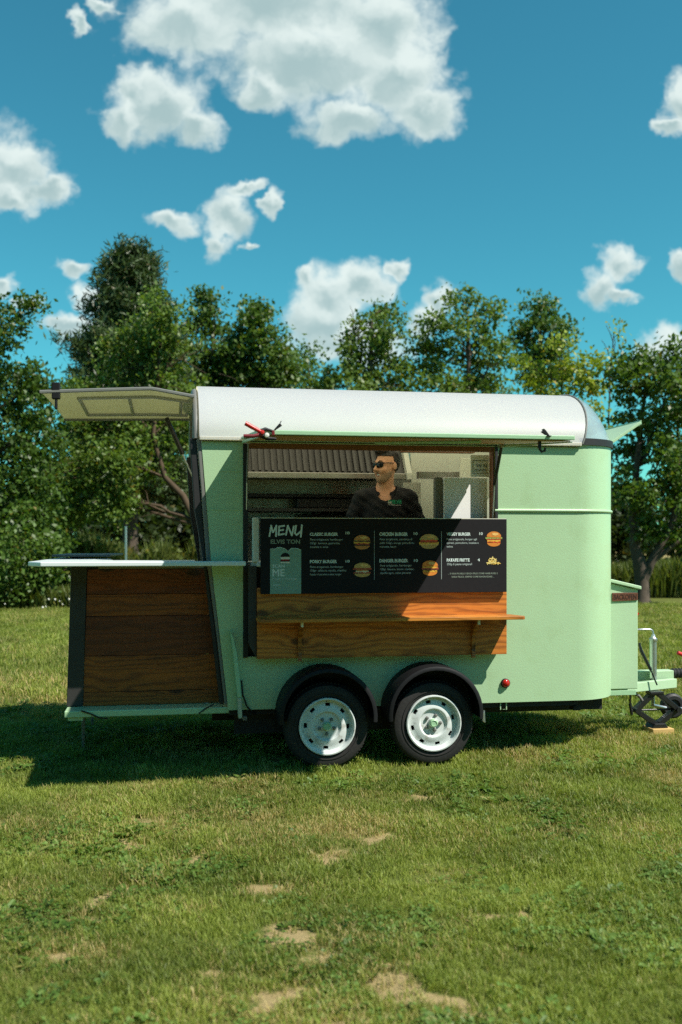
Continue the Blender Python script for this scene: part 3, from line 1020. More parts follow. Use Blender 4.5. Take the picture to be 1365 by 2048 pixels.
def pine():
    bx, by = -7.07, 33.5
    t = thing('pine_tree', 'tall dark pine rising above all the other trees', 'tree', (bx, by, 0), 'W', GT)
    mb = MB()
    mb.tube([(bx, by, z) for z in (0, 3, 6, 9, 11.2)], [0.28, 0.24, 0.18, 0.1, 0.02], 9)
    V = []
    z = 3.0
    while z < 11.25:
        f = (11.95 - z) / 8.95
        reach = np.interp(z, [3, 6.6, 7.6, 8.9, 9.9, 10.7, 11.3], [2.3, 2.3, 2.1, 1.6, 1.2, 0.75, 0.25]) * rng.uniform(0.85, 1.1)
        n = 7 + int(6 * f)
        a0 = rng.random() * 6.283
        for k in range(n):
            a = a0 + 6.283 * k / n + rng.normal() * 0.15
            L = reach * rng.uniform(0.62, 1.06)
            tipz = z + L * rng.uniform(0.02, 0.38) + (0.25 if z > 9.9 else 0)
            tip = (bx + L * math.cos(a), by + L * math.sin(a), tipz)
            limb(mb, (bx, by, z), tip, 0.035, 0.008, 4, 0.06)
            m = int(5 + 10 * L)
            tt = 0.25 + 0.75 * rng.random(m) ** 0.7
            c = np.stack([bx + tt * L * math.cos(a), by + tt * L * math.sin(a), z + (tipz - z) * tt], -1) + rng.normal(size=(m, 3)) * np.array([0.16, 0.16, 0.08])
            V.append(c)
        z += rng.uniform(0.26, 0.42)
    C = np.concatenate(V)
    P = np.repeat(C, 20, 0) + rng.normal(size=(len(C) * 20, 3)) * np.array([0.14, 0.14, 0.10])
    part('trunk', mb, 'bark', t, smooth=60)
    part('crown', quads_mesh('crown', leaves(P, 0.26, -0.5, 0.2, 0.1) - np.array((bx, by, 0)), [LEAF['pine']]), None, t)


pine()


def bush(name, label, cat, base, blobs, leaf, size, density, per, spread, group=None):
    t = thing(name, label, cat, base, 'W', group)
    mb = MB()
    for bx, by, bz, rx, rz in blobs:
        for _ in range(4):
            limb(mb, (base[0] + rng.normal() * 0.3, base[1], 0), (bx + rng.normal() * rx * 0.5, by, bz + rng.normal() * rz * 0.4), 0.02, 0.006, 4)
    part('stem', mb, 'bark_light', t, smooth=60)
    C, _ = crown_points(blobs, density, spread)
    P = np.repeat(C, per, 0) + rng.normal(size=(len(C) * per, 3)) * spread
    P[:, 2] = np.maximum(P[:, 2], 0.02)
    part('foliage', quads_mesh('foliage', leaves(P, size) - np.array(base), [LEAF[leaf]]), None, t)


bush('leafy_bush', 'leafy bush growing down to the lawn left of the wooden counter', 'bush', (-7.4, 22.8, 0), at_depth(22.8, T1B, 0.4), 'maple', 0.12, 15, 34, 0.17)


def woods():
    """far wood beyond the field plus an added belt behind the camera, one mass"""
    V = []
    for x0, x1, y, top in ((-24, 1.5, 46, 6.2), (6.0, 26, 44, 4.6), (-24, -1, 43, 4.8), (-46, 46, -26, 15.0)):  # last row: unseen belt added behind the camera to cut sky light
        n = int((x1 - x0) * 1.9)
        for k in range(n):
            x = rng.uniform(x0, x1)
            h = top * rng.uniform(0.7, 1.0)
            m = 420 if y > 0 else 560
            d = unit(rng.normal(size=(m, 3))) * rng.random((m, 1)) ** 0.45
            P = np.array([x, y + rng.uniform(-1.2, 1.2), h * 0.52]) + d * np.array([1.5, 1.3, h * 0.5])
            P[:, 2] = np.maximum(P[:, 2], 0.05)
            V.append(leaves(P, 0.34 if y > 0 else 0.6, 0.2))
    V = np.concatenate(V)
    o = bpy.data.objects.new('woods', quads_mesh('woods', V, [LEAF['wood']]))
    COL.objects.link(o)
    tag(o, 'shadowy woodland beyond the dry field, with an unseen belt added behind the camera', kind='stuff')


woods()


def stalks(x0, x1, y0, y1, n, h0, h1, wid, lean=0.25, shape=None):
    x, y = rng.uniform(x0, x1, n), rng.uniform(y0, y1, n)
    h = rng.uniform(h0, h1, n) * (0.7 + 0.6 * fbm(x * 0.8, y * 0.8, 121, 3))
    if shape is not None:
        h = h * shape(x, y)
    a = rng.uniform(0, 6.283, n)
    w = wid * rng.uniform(0.5, 1.3, n)
    d = np.stack([np.cos(a), np.sin(a), 0 * a], -1)
    s = np.stack([-np.sin(a), np.cos(a), 0 * a], -1) * w[:, None] / 2
    b = np.stack([x, y, 0 * x - 0.02], -1)
    m = b + d * (h * lean * 0.35)[:, None]; m[:, 2] = h * 0.6
    t = b + d * (h * lean)[:, None]; t[:, 2] = h
    return np.stack([b, m - s, t, m + s], 1)


def rough():
    # seeded straw field between the lawn and the woods
    V = stalks(-18, 3, 34, 40.5, 20000, 0.75, 1.15, 0.07, 0.3)
    o = bpy.data.objects.new('straw_field', quads_mesh('straw_field', V, [LEAF['straw']])); COL.objects.link(o)
    tag(o, 'dry tan straw standing in the field behind the lawn', kind='stuff')
    # green weeds along the far edge of the lawn
    bump = lambda x, y: np.clip(0.45 + 1.1 * fbm(x * 1.3, y * 0.2, 131, 2), 0.4, 1.3)
    V = [stalks(-9.5, 0.5, 29.2, 31, 9000, 0.9, 1.75, 0.09, 0.22, bump)]
    V.append(stalks(5.5, 15, 27.2, 29.5, 16000, 0.5, 1.05, 0.06, 0.3))
    V.append(stalks(-10, -5.2, 22.6, 23.6, 3500, 0.15, 0.55, 0.05, 0.4))
    Pw = V[0][:, 2] * np.array([1, 1, 0]) + np.array([0, 0, 1]) * (V[0][:, 2, 2] * rng.random(len(V[0])))[:, None]
    V.append(leaves(Pw, 0.16, 0.1))
    o = bpy.data.objects.new('tall_weeds', quads_mesh('tall_weeds', np.concatenate(V), [LEAF['weed']])); COL.objects.link(o)
    tag(o, 'tall green weeds and rough grass along the far edge of the lawn', kind='stuff')
    # white flowers at the foot of the bush
    mb = MB()
    for _ in range(13):
        x, y, z = rng.uniform(-7.9, -5.6), rng.uniform(22.0, 22.5), rng.uniform(0.08, 0.26)
        q = rng.uniform(0.014, 0.03)
        mb.add([(x + q * math.cos(t), y - 0.01, z + q * math.sin(t)) for t in (0, 1.26, 2.5, 3.77, 5.03)] + [(x, y - 0.03, z)], [(0, 1, 5), (1, 2, 5), (2, 3, 5), (3, 4, 5), (4, 0, 5)])
    o = bpy.data.objects.new('wild_flowers', mb.mesh('wild_flowers', [MT['logo_white']])); COL.objects.link(o)
    tag(o, 'small white flowers in the grass under the bush', kind='stuff')


rough()


def stake():
    t = thing('metal_stake', 'thin grey metal stake standing behind the serving counter', 'post', (-3.02, 14, 0), 'W')
    mb = MB()
    mb.tube([(-3.02, 14, -0.05), (-3.02, 14, 1.79)], 0.016, 8)
    part('pole', mb, 'steel', t, smooth=40)
    mb = MB(); mb.lathe([(0.001, 0.03), (0.02, 0.025), (0.021, 0.0), (0.001, 0.0)], 10, (-3.02, 14, 1.775), (0, 0, 1))
    part('cap', mb, 'black_plastic', t, smooth=40)


stake()

# ------------------------------------------------------------------ the trailer (axes: u along, v away, z up)
TR = thing('food_trailer', 'mint green food trailer with white rounded roof and open serving hatch', 'food trailer', (0, 0, 0))
ZB, ZT = 0.39, 2.29
OL, OR_, OB = -0.694, 1.14, 0.76      # serving opening
W = 1.7


def rear_u(z):
    p = [(0.36, -0.795), (0.46, -0.806), (0.95, -0.862), (1.45, -0.92), (1.8, -0.946), (2.31, -0.988), (2.8, -0.99)]
    for (z0, u0), (z1, u1) in zip(p, p[1:]):
        if z <= z1:
            return u0 + (u1 - u0) * (z - z0) / (z1 - z0)
    return p[-1][1]


REAR = [(rear_u(z), z) for z in (2.29, 1.8, 1.45, 0.95, 0.46, 0.39)]


def front_path(off=0.0, u0=OR_, n=14):
    """plan of the rounded front from the opening's right side round to the far wall"""
    r = 0.40 + off
    p = [(u0, -off)]
    p += [(1.787 + r * math.sin(a), 0.40 - r * math.cos(a)) for a in (math.pi / 2 * i / n for i in range(n + 1))]
    p += [(1.787 + r * math.cos(a), 1.30 + r * math.sin(a)) for a in (math.pi / 2 * i / n for i in range(n + 1))]
    return p


def band(mb, path, inner, z0, z1, mi=0):
    n = len(path)
    rows = [[(u, v, z0) for u, v in path], [(u, v, z1) for u, v in path], [(u, v, z1) for u, v in inner], [(u, v, z0) for u, v in inner]]
    rows = [[r[k] for r in rows] for k in range(n)]
    mb.grid(rows, mi, True)
    mb.add(rows[0], [(0, 1, 2, 3)], mi)
    mb.add(rows[-1], [(3, 2, 1, 0)], mi)


def trailer_body():
    mb = MB()
    mb.prism(REAR + [(OL, ZB), (OL, ZT)], 0.0, 0.03)
    mb.box(OL, OR_, 0.0, 0.03, ZB, OB)
    mb.box(OL, OR_, 0.0, 0.03, 2.262, ZT)
    band(mb, front_path(), front_path(-0.03), ZB, ZT)
    far_wall = REAR + [(1.787, ZB), (1.787, ZT)]
    mb.prism(far_wall, W - 0.03, W)
    body = part('body', mb, 'green', TR, smooth=35)
    # faint weld seam on the rear panel and the pressed belt rail
    mb = MB()
    path = [(u, v) for u, v in front_path(0.0)]
    rows = []
    for u, v in path:
        i = path.index((u, v))
        a, b = path[max(i - 1, 0)], path[min(i + 1, len(path) - 1)]
        t = Vector((b[0] - a[0], b[1] - a[1])).normalized()
        nu, nv = t.y, -t.x
        rows.append([(u + nu * 0.013 * math.cos(g), v + nv * 0.013 * math.cos(g), 1.796 + 0.013 * math.sin(g)) for g in (R(x) for x in range(-90, 91, 30))])
    mb.grid(rows)
    mb.add(rows[0], [tuple(range(7))])
    part('belt_rail', mb, 'green', TR, smooth=50)
    mb = MB(); mb.box(rear_u(1.79) + 0.012, OL - 0.004, -0.0035, 0.0, 1.788, 1.796)
    part('seam', mb, 'green', TR)
    mb = MB(); mb.box(-0.86, -0.72, -0.003, 0.0, 2.06, 2.066)
    part('seam', mb, 'green', TR)
    # floor and underframe
    mb = MB(); mb.box(-0.79, 1.80, 0.035, W - 0.035, 0.35, 0.42)
    part('floor', mb, 'chassis', TR)
    mb = MB()
    for v in (0.28, 1.35):
        mb.box(-0.9, 2.1, v, v + 0.07, 0.27, 0.35)
    for u in (-0.13, 0.627):
        mb.box(u - 0.04, u + 0.04, 0.0, 1.7, 0.255, 0.33)
    mb.box(-0.75, 0.95, 0.12, 0.14, 0.20, 0.38)
    part('underframe', mb, 'chassis', TR)
    # inner lining behind the opening
    mb = MB()
    mb.box(-0.80, 2.10, W - 0.06, W - 0.032, 0.42, 2.28)
    part('rear_lining', mb, 'stainless', TR)


trailer_body()


def roof():
    nt_, rows_o, rows_i = 28, [], []
    us = [0, 0.25, 0.5, 0.75, 1.0]
    def front_u(z):
        return 1.805 + 0.14 * ((z - 2.285) / 0.475) ** 0.8 if z > 2.285 else 1.805
    for s in us:
        ro, ri = [], []
        for i in range(nt_ + 1):
            t = math.pi * i / nt_
            v, z = 0.85 - 0.872 * math.cos(t), 2.285 + 0.475 * math.sin(t)
            u0, u1 = rear_u(z) - 0.012, front_u(z)
            ro.append((u0 + (u1 - u0) * s, v, z))
            v, z = 0.85 - 0.85 * math.cos(t), 2.285 + 0.453 * math.sin(t)
            ri.append((u0 + (u1 - u0) * s, v, z))
        rows_o.append(ro); rows_i.append(ri)
    mb = MB()
    mb.grid(rows_o)
    o = part('roof', mb, 'white_roof', TR, smooth=50)
    # white drip lip along the wall top
    mb = MB(); mb.box(-0.998, 1.80, -0.034, -0.0225, 2.274, 2.300)
    part('drip_edge', mb, 'white_roof', o, bevel=0.004)
    mb = MB(); mb.box(-0.99, 1.79, -0.020, -0.001, 2.268, 2.2735)
    part('roof_gasket', mb, 'black', o)
    # front dome of smoked acrylic between the roof's edge and the rounded nose
    B = front_path(0.006, 1.805, 12)
    nb = len(B)
    rows = []
    for i, (ub, vb) in enumerate(B):
        t = math.pi * min(1, max(0, i / (nb - 1)))
        va, za = 0.85 - 0.868 * math.cos(t), 2.29 + 0.468 * math.sin(t)
        ua = front_u(za) - 0.004
        r = []
        for k in range(11):
            ph = math.pi / 2 * k / 10
            r.append((ua + (ub - ua) * math.sin(ph), vb + (va - vb) * math.cos(ph), 2.30 + (za - 2.30) * math.cos(ph) if za > 2.30 else za + (2.30 - za) * math.sin(ph)))
        rows.append(r)
    mb = MB(); mb.grid(rows)
    part('front_dome', mb, 'dome', TR, smooth=70)
    # rubber strip where dome and roof meet
    pts = []
    for i in range(nt_ + 1):
        t = math.pi * i / nt_
        z = 2.29 + 0.474 * math.sin(t)
        pts.append((front_u(z), 0.85 - 0.873 * math.cos(t), z))
    mb = MB(); mb.tube(pts, 0.007, 6)
    part('dome_trim', mb, 'grey', TR, smooth=60)
    mb = MB(); band(mb, front_path(0.016, 1.80), front_path(0.002, 1.80), 2.285, 2.335)
    part('dome_seal', mb, 'black', TR, smooth=40)


roof()


def rear_frame():
    """door frame and seal round the open back"""
    zs = [0.43, 0.9, 1.45, 1.8, 2.29]
    left = [(rear_u(z) - 0.002, z) for z in zs]
    out = [(rear_u(z) - 0.030 + (0.008 if z < 1 else 0), z) for z in zs]
    mid = [(u - 0.002, z) for u, z in out]
    edge = [(rear_u(z) - 0.090 + (0.035 if z < 1.5 else 0) + (0.01 if z > 2 else 0), z) for z in zs]
    for a, b in ((0.004, 0.06), (W - 0.06, W - 0.004)):
        part('rear_frame', MB().prism(left + out[::-1], a, b), 'grey', TR, bevel=0.006)
        part('rear_seal', MB().prism(mid + edge[::-1], a + 0.012, b - 0.004), 'black', TR, bevel=0.008)
    # arched head of the rear opening
    mb = MB()
    pts = [(-1.02, 0.85 - 0.83 * math.cos(math.pi * i / 20), 2.285 + 0.43 * math.sin(math.pi * i / 20)) for i in range(21)]
    mb.tube(pts, 0.026, 8)
    part('rear_arch', mb, 'grey', TR, smooth=60)


rear_frame()


def rear_hatch():
    h = [(-2.09, 2.618), (-1.72, 2.640), (-1.34, 2.660), (-1.30, 2.656), (-1.03, 2.612)]
    FAR = lambda u: 2.592 + 0.022 * (u + 2.09)
    def surf(off, n=10):
        rows = []
        for i in range(n + 1):
            t = i / n
            v = 0.16 + 1.38 * t
            camber = 0.012 * math.sin(math.pi * t)
            rows.append([(u + 0.02 * t, v, z * (1 - t) + FAR(u) * t + camber + off) for u, z in h])
        return rows
    mb = MB()
    a, b = surf(0.0), surf(-0.008)
    mb.grid(a); mb.grid(b)
    mb.grid([a[0], b[0]]); mb.grid([a[-1], b[-1]])
    mb.grid([[r[0] for r in a], [r[0] for r in b]]); mb.grid([[r[-1] for r in a], [r[-1] for r in b]])
    hatch = part('rear_hatch', mb, 'fibre', TR, smooth=40)
    # rolled rim along the near and far edges
    for k in (0, -1):
        mb = MB(); mb.tube([(u, v, z - 0.012) for u, v, z in a[k]], 0.013, 6)
        part('rim', mb, 'grey', hatch, smooth=50)
    # stiffening frame moulded under the sheet
    def z_at(u, v):
        t = (v - 0.16) / 1.38
        for (u0, z0), (u1, z1) in zip(h, h[1:]):
            if u <= u1:
                return (z0 + (z1 - z0) * (u - u0) / (u1 - u0)) * (1 - t) + FAR(u) * t + 0.012 * math.sin(math.pi * t)
        return h[-1][1]
    def bar(u0, v0, u1, v1):
        mb = MB()
        pts = []
        for i in range(7):
            t = i / 6
            u, v = u0 + (u1 - u0) * t, v0 + (v1 - v0) * t
            pts.append((u, v, z_at(u, v) - 0.016))
        mb.tube(pts, 0.014, 6)
        part('rib', mb, 'hatch_rib', hatch, smooth=50)
    bar(-1.86, 0.5, -1.06, 0.5); bar(-1.86, 1.3, -1.06, 1.3)
    bar(-1.86, 0.5, -1.86, 1.3); bar(-1.5, 0.5, -1.5, 1.3); bar(-1.12, 0.5, -1.12, 1.3)
    # catch at the outer end
    mb = MB(); mb.box(-2.01, -1.955, 0.15, 0.20, 2.56, 2.675); mb.box(-1.99, -1.972, 0.155, 0.185, 2.49, 2.56)
    part('latch', mb, 'black_plastic', hatch, bevel=0.006)
    # gas struts
    for v in (1.46, 0.30):
        if v > 1:
            mb = MB(); mb.tube([(-1.235, v, 2.60), (-1.10, v, 2.30)], 0.020, 10)
            s = part('gas_strut', mb, 'black_metal', TR, smooth=50)
            mb = MB(); mb.tube([(-1.10, v, 2.30), (-0.955, v, 1.97)], 0.007, 8)
            part('rod', mb, 'steel', s, smooth=50)


rear_hatch()


def serving_hatch():
    """the big flap hinged above the opening"""
    u0, u1 = -0.714, 1.172
    hz, oz = 2.276, 2.165                # hinge and outer heights (underside)
    def sheet(z_in, z_out, v_in, v_out, a, b):
        return [(v_in, z_in), (v_out, z_out), (v_out, z_out + b), (v_in, z_in + a)]
    mb = MB(); mb.prism(sheet(hz + 0.006, oz + 0.008, -0.04, -1.40, 0.016, 0.026), u0, u1, 'u')
    hatch = part('serving_hatch', mb, 'green_trim', TR, bevel=0.004)
    mb = MB(); mb.prism([(-0.045, hz), (-1.375, oz + 0.0015), (-1.375, oz + 0.007), (-0.045, hz + 0.0055)], u0 + 0.02, u1 - 0.02, 'u')
    part('lining', mb, 'ply', hatch)
    mb = MB(); mb.tube([(0.20, -0.25, 2.252), (0.62, -1.30, 2.164)], 0.010, 6)
    part('brace', mb, 'green_trim', hatch, smooth=60)
    for u in (u0 + 0.008, u1 - 0.022):
        mb = MB()
        mb.prism([(-0.05, hz - 0.022), (-1.38, oz - 0.006), (-1.38, oz + 0.0), (-0.05, hz - 0.001)], u, u + 0.014, 'u')
        part('side_lip', mb, 'green_trim', hatch)
    mb = MB(); mb.tube([(u0 + 0.02, -0.03, 2.283), (u1 - 0.02, -0.03, 2.283)], 0.009, 8)
    part('hinge', mb, 'green_trim', hatch, smooth=60)
    mb = MB(); mb.box(0.962, 0.980, -1.352, -1.338, 2.125, 2.168); mb.tube([(0.97, -1.345, 2.125), (0.985, -1.345, 2.105), (1.005, -1.345, 2.112), (1.008, -1.345, 2.13)], 0.008, 6)
    part('hook', mb, 'black_metal', hatch, smooth=60)
    for u, s in ((1.128, 1), (-0.672, -1)):
        top, mid, low = Vector((u, -0.185, 2.243)), Vector((u, -0.03, 1.98)), Vector((u, 0.012, 1.70))
        mb = MB(); mb.tube([top, mid], 0.0115 if s > 0 else 0.006, 10)
        st = part('gas_strut', mb, 'black_metal' if s > 0 else 'grey', TR, smooth=50)
        mb = MB(); mb.tube([mid, low], 0.0048, 8)
        part('rod', mb, 'steel', st, smooth=50)
        mb = MB(); mb.box(u - 0.010, u + 0.012, -0.205, -0.165, 2.236, 2.262)
        part('end_fitting', mb, 'steel', st)


serving_hatch()


def opening_frame():
    mb = MB(); mb.box(OR_ - 0.018, OR_ - 0.001, 0.004, 0.075, OB, 2.26)
    part('jamb', mb, 'jamb', TR)
    mb = MB(); mb.box(OR_ + 0.002, OR_ + 0.022, -0.010, -0.001, OB + 0.4, 2.262)
    part('seal_strip', mb, 'black', TR)
    mb = MB(); mb.box(OL - 0.002, OL + 0.032, -0.006, 0.07, OB - 0.005, 2.255)
    part('seal_strip', mb, 'black', TR)
    mb = MB(); mb.box(OL + 0.033, OR_ - 0.02, 0.004, 0.06, 2.225, 2.26)
    part('lintel', mb, 'jamb', TR)
    mb = MB(); mb.box(0.55, OR_ - 0.02, 0.42, 0.50, 2.252, 2.30)
    part('ceiling_batten', mb, 'jamb', TR)


opening_frame()


def interior():
    # extraction hood with a row of baffle ribs
    mb = MB()
    mb.prism([(1.0, 2.115), (1.62, 2.10), (1.62, 2.60), (1.24, 2.45)], -0.74, 0.70, 'u')
    hood = part('extractor_hood', mb, 'dark_steel', TR)
    mb = MB(); mb.box(-0.74, 0.70, 0.955, 0.998, 2.075, 2.125)
    part('grease_rail', mb, 'stainless', hood, bevel=0.006)
    for k in range(26):
        u = -0.71 + k * 0.052
        mb = MB()
        mb.prism([(0.992, 2.128), (0.972, 2.140), (1.212, 2.462), (1.232, 2.452)], u, u + 0.020, 'u')
        part('rib', mb, 'dark_steel', hood)
    mb = MB(); mb.prism([(0.93, 2.075), (0.93, 2.125), (1.18, 2.46), (1.24, 2.46), (1.02, 2.10), (1.02, 2.075)], 0.704, 0.745, 'u')
    part('end_trim', mb, 'offwhite', hood)
    mb = MB(); mb.box(0.62, 0.70, 0.9, 0.94, 2.13, 2.42)
    # shelves with dark trays under the hood
    for z, m in ((1.955, 'dark'), (1.835, 'dark_steel'), (1.70, 'dark')):
        mb = MB(); mb.box(-0.76, 0.72, 1.30, 1.62, z - 0.018, z + 0.012)
        part('shelf', mb, m, TR, bevel=0.004)
    mb = MB(); mb.box(-0.15, 0.55, 1.32, 1.6, 1.85, 1.93)
    part('tray', mb, 'dark', TR, bevel=0.01)
    mb = MB(); mb.box(-0.1, 0.5, 1.4, 1.6, 1.712, 1.80)
    part('tray', mb, 'dark', TR, bevel=0.01)
    # worktop behind the board
    mb = MB(); mb.box(-0.66, 1.10, 0.09, 0.40, 1.395, 1.425)
    part('worktop', mb, 'worktop', TR, bevel=0.004)
    mb = MB(); mb.box(-0.66, 1.10, 0.10, 0.38, 0.43, 1.394)
    part('under_counter', mb, 'dark', TR)
    mb = MB(); mb.prism([(-0.655, 0.06), (-0.60, -0.115), (-0.545, -0.115), (-0.56, 0.06)], 1.395, 1.425, 'z')
    part('worktop_end', mb, 'worktop', TR, bevel=0.003)
    # pale end wall, cupboard and fridge on the right
    mb = MB(); mb.box(0.76, 1.80, 1.02, 1.05, 1.2, 2.46)
    part('end_panel', mb, 'offwhite', TR)
    mb = MB(); mb.box(0.70, 1.16, 0.52, 0.60, 2.055, 2.112)
    part('utensil_rail', mb, 'stainless', TR, bevel=0.003)
    mb = MB(); mb.box(0.68, 1.30, 0.51, 0.525, 2.046, 2.054)
    part('rail_edge', mb, 'white', TR)
    mb = MB(); mb.box(0.73, 0.785, 0.14, 0.20, 1.426, 2.044)
    part('corner_post', mb, 'grey', TR, bevel=0.003)
    mb = MB(); mb.box(0.788, 1.118, 0.105, 0.40, 1.426, 2.042)
    part('fridge', mb, 'white', TR, bevel=0.006)
    mb = MB(); mb.box(0.62, 0.76, 0.70, 0.72, 1.43, 2.035)
    p = part('cupboard', mb, 'offwhite', TR)
    for z in (1.60, 1.86):
        mb = MB(); mb.box(0.63, 0.75, 0.688, 0.699, z, z + 0.035)
        part('door_edge', mb, 'white', p)
    mb = MB(); mb.box(0.63, 0.75, 0.692, 0.699, 1.70, 1.80)
    part('drawer_front', mb, 'stainless', p)
    mb = MB(); mb.box(1.0, 1.118, 0.42, 0.44, 2.04, 2.215)
    part('fuse_box', mb, 'offwhite', TR, bevel=0.008)


interior()


def wheel():
    mb = MB()
    R0 = 0.293
    prof = [(0.192, -0.155), (0.235, -0.168), (0.275, -0.158), (R0, -0.125), (R0 + 0.001, -0.09), (R0, -0.045), (0.280, -0.012), (0.245, 0.002), (0.207, -0.006), (0.194, -0.03)]
    mb.lathe(prof, 64)
    # tread blocks
    for k in range(72):
        a = 2 * math.pi * k / 72
        c, s = math.cos(a), math.sin(a)
        c2, s2 = math.cos(a + 0.05), math.sin(a + 0.05)
        for h0, h1 in ((0.045, 0.085), (0.095, 0.135)):
            r0, r1 = R0 - 0.002, R0 + 0.006
            mb.add([(r * x, h, r * z) for h in (h0, h1) for r in (r0, r1) for x, z in ((c, s), (c2, s2))],
                   [(0, 1, 3, 2), (4, 6, 7, 5), (2, 3, 7, 6), (0, 2, 6, 4), (1, 5, 7, 3)])
    # raised ring on the sidewall
    mb.lathe([(0.222, -0.002), (0.224, 0.005), (0.230, 0.005), (0.232, -0.001)], 64)
    tyre = mb.mesh('wheel', [MT['tyre']], smooth=40)
    mb = MB()
    n = 80
    prof = [(0.197, -0.02), (0.199, 0.0), (0.197, 0.010), (0.189, 0.012), (0.182, 0.004), (0.178, -0.022), (0.172, -0.034), (0.160, -0.032), (0.138, -0.022),
            (0.112, -0.012), (0.102, -0.012), (0.094, -0.020), (0.088, -0.028), (0.060, -0.030), (0.034, -0.030), (0.031, -0.012)]
    slot = lambda i, k: i == 7 and (k % 10) in (2, 3, 4)
    mb.lathe(prof, n, skip=slot)
    a = Vector((0, -1, 0)).orthogonal().normalized(); b = Vector((0, -1, 0)).cross(a)
    for q in range(8):                                       # pressed edges of the eight slots
        ks = [q * 10 + 2, q * 10 + 5]
        def P(r, h, k):
            g = 2 * math.pi * k / n
            v = (a * math.cos(g) + b * math.sin(g)) * r
            return (v.x, -h, v.z)
        for r, h in ((0.160, -0.032), (0.138, -0.022)):
            mb.grid([[P(r, h, k) for k in range(ks[0], ks[1] + 1)], [P(r, h - 0.022, k) for k in range(ks[0], ks[1] + 1)]])
        for k in ks:
            mb.grid([[P(0.160, -0.032, k), P(0.138, -0.022, k)], [P(0.160, -0.054, k), P(0.138, -0.044, k)]])
    rim = mb.mesh('rim', [MT['rim']], smooth=35)
    mb = MB(); mb.lathe([(0.180, -0.10), (0.178, -0.075), (0.02, -0.075)], 32)
    drum = mb.mesh('brake_drum', [MT['chassis']])
    mb = MB(); mb.lathe([(0.031, -0.030), (0.031, -0.004), (0.027, 0.006), (0.020, 0.010), (0.018, 0.006), (0.001, 0.006)], 24)
    cap = mb.mesh('hub_cap', [MT['green_trim']], smooth=40)
    mb = MB(); mb.lathe([(0.0125, -0.032), (0.0125, -0.018), (0.009, -0.012), (0.001, -0.010)], 6)
    nut = mb.mesh('wheel_nut', [MT['grey']])
    mb = MB(); mb.tube([(0, 0, -0.0015), (0, -0.004, 0.03)], 0.0035, 6)
    valve = mb.mesh('valve', [MT['black']])
    return tyre, rim, drum, cap, nut, valve


WHEEL = wheel()


def place_wheel(u, v, spin, flip=False):
    tyre, rim, drum, cap, nut, valve = WHEEL
    w = bpy.data.objects.new('wheel', tyre); COL.objects.link(w)
    w.parent = TR
    w.location = (u, v, 0.293)
    w.rotation_euler = (0, spin, math.pi if flip else 0)
    def sub(name, me, loc=(0, 0, 0)):
        o = bpy.data.objects.new(name, me); COL.objects.link(o)
        o.parent = w; o.location = loc
    sub('rim', rim); sub('brake_drum', drum); sub('hub_cap', cap)
    for k in range(5):
        g = 2 * math.pi * k / 5
        sub('wheel_nut', nut, (0.054 * math.cos(g), 0, 0.054 * math.sin(g)))
    sub('valve', valve, (0.168 * math.cos(1.9), 0.03, 0.168 * math.sin(1.9)))


for u, s in ((-0.13, 0.32), (0.627, 0.05)):
    place_wheel(u, -0.205, s)
    place_wheel(u, W + 0.205, s + 1, True)


def fenders():
    for u in (-0.13, 0.627):
        for v0, v1 in ((-0.285, -0.003), (W + 0.003, W + 0.285)):
            mb = MB()
            rows = []
            for i in range(25):
                a = R(-6 + 192 * i / 24)
                c, s = math.cos(a), math.sin(a)
                ring = []
                front, back = (v0, v1) if v0 < 0 else (v1, v0)
                d = 1 if v0 < 0 else -1
                for r, v in ((0.342, back), (0.342, front + 0.02 * d), (0.337, front + 0.006 * d), (0.325, front), (0.312, front), (0.312, front + 0.01 * d), (0.328, front + 0.03 * d), (0.330, back)):
                    ring.append((u + r * c, v, 0.362 + r * s))
                rows.append(ring)
            mb.grid(rows, 0, True)
            mb.add(rows[0], [tuple(range(8))]); mb.add(rows[-1], [tuple(range(7, -1, -1))])
            f = part('mudguard', mb, 'black_plastic', TR, smooth=40)
    for u in (-0.13, 0.627):                       # black discs over the green wall stand in for shade inside the arches
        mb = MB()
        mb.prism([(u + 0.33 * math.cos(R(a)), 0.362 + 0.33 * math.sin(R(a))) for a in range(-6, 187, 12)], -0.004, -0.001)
        part('wheel_arch_shade', mb, 'chassis', TR)
    mb = MB(); mb.prism([(0.965, 0.36), (0.985, 0.38), (0.99, 0.29), (0.97, 0.30)], -0.25, -0.22)
    part('mudguard_bracket', mb, 'steel', TR, bevel=0.004)


fenders()


def marker_lamp():
    mb = MB(); mb.lathe([(0.034, 0.0), (0.034, 0.012), (0.029, 0.016)], 28, (1.22, 0, 0.532))
    b = part('marker_lamp', mb, 'black_plastic', TR, smooth=40)
    mb = MB(); mb.lathe([(0.029, 0.014), (0.027, 0.022), (0.018, 0.030), (0.001, 0.033)], 28, (1.22, 0, 0.532))
    part('lens', mb, 'red_lens', b, smooth=60)
    mb = MB(); mb.tube([(1.19, 0.02, 0.395), (1.19, 0.02, 0.335), (1.235, 0.02, 0.335), (1.235, 0.02, 0.395)], 0.006, 6)
    part('rope_hook', mb, 'pale_green', TR, smooth=50)
    mb = MB(); mb.box(1.72, 1.82, 0.10, 0.2, 0.33, 0.389); mb.box(1.78, 1.84, 0.08, 0.16, 0.30, 0.335)
    part('corner_bracket', mb, 'chassis', TR, bevel=0.004)


marker_lamp()


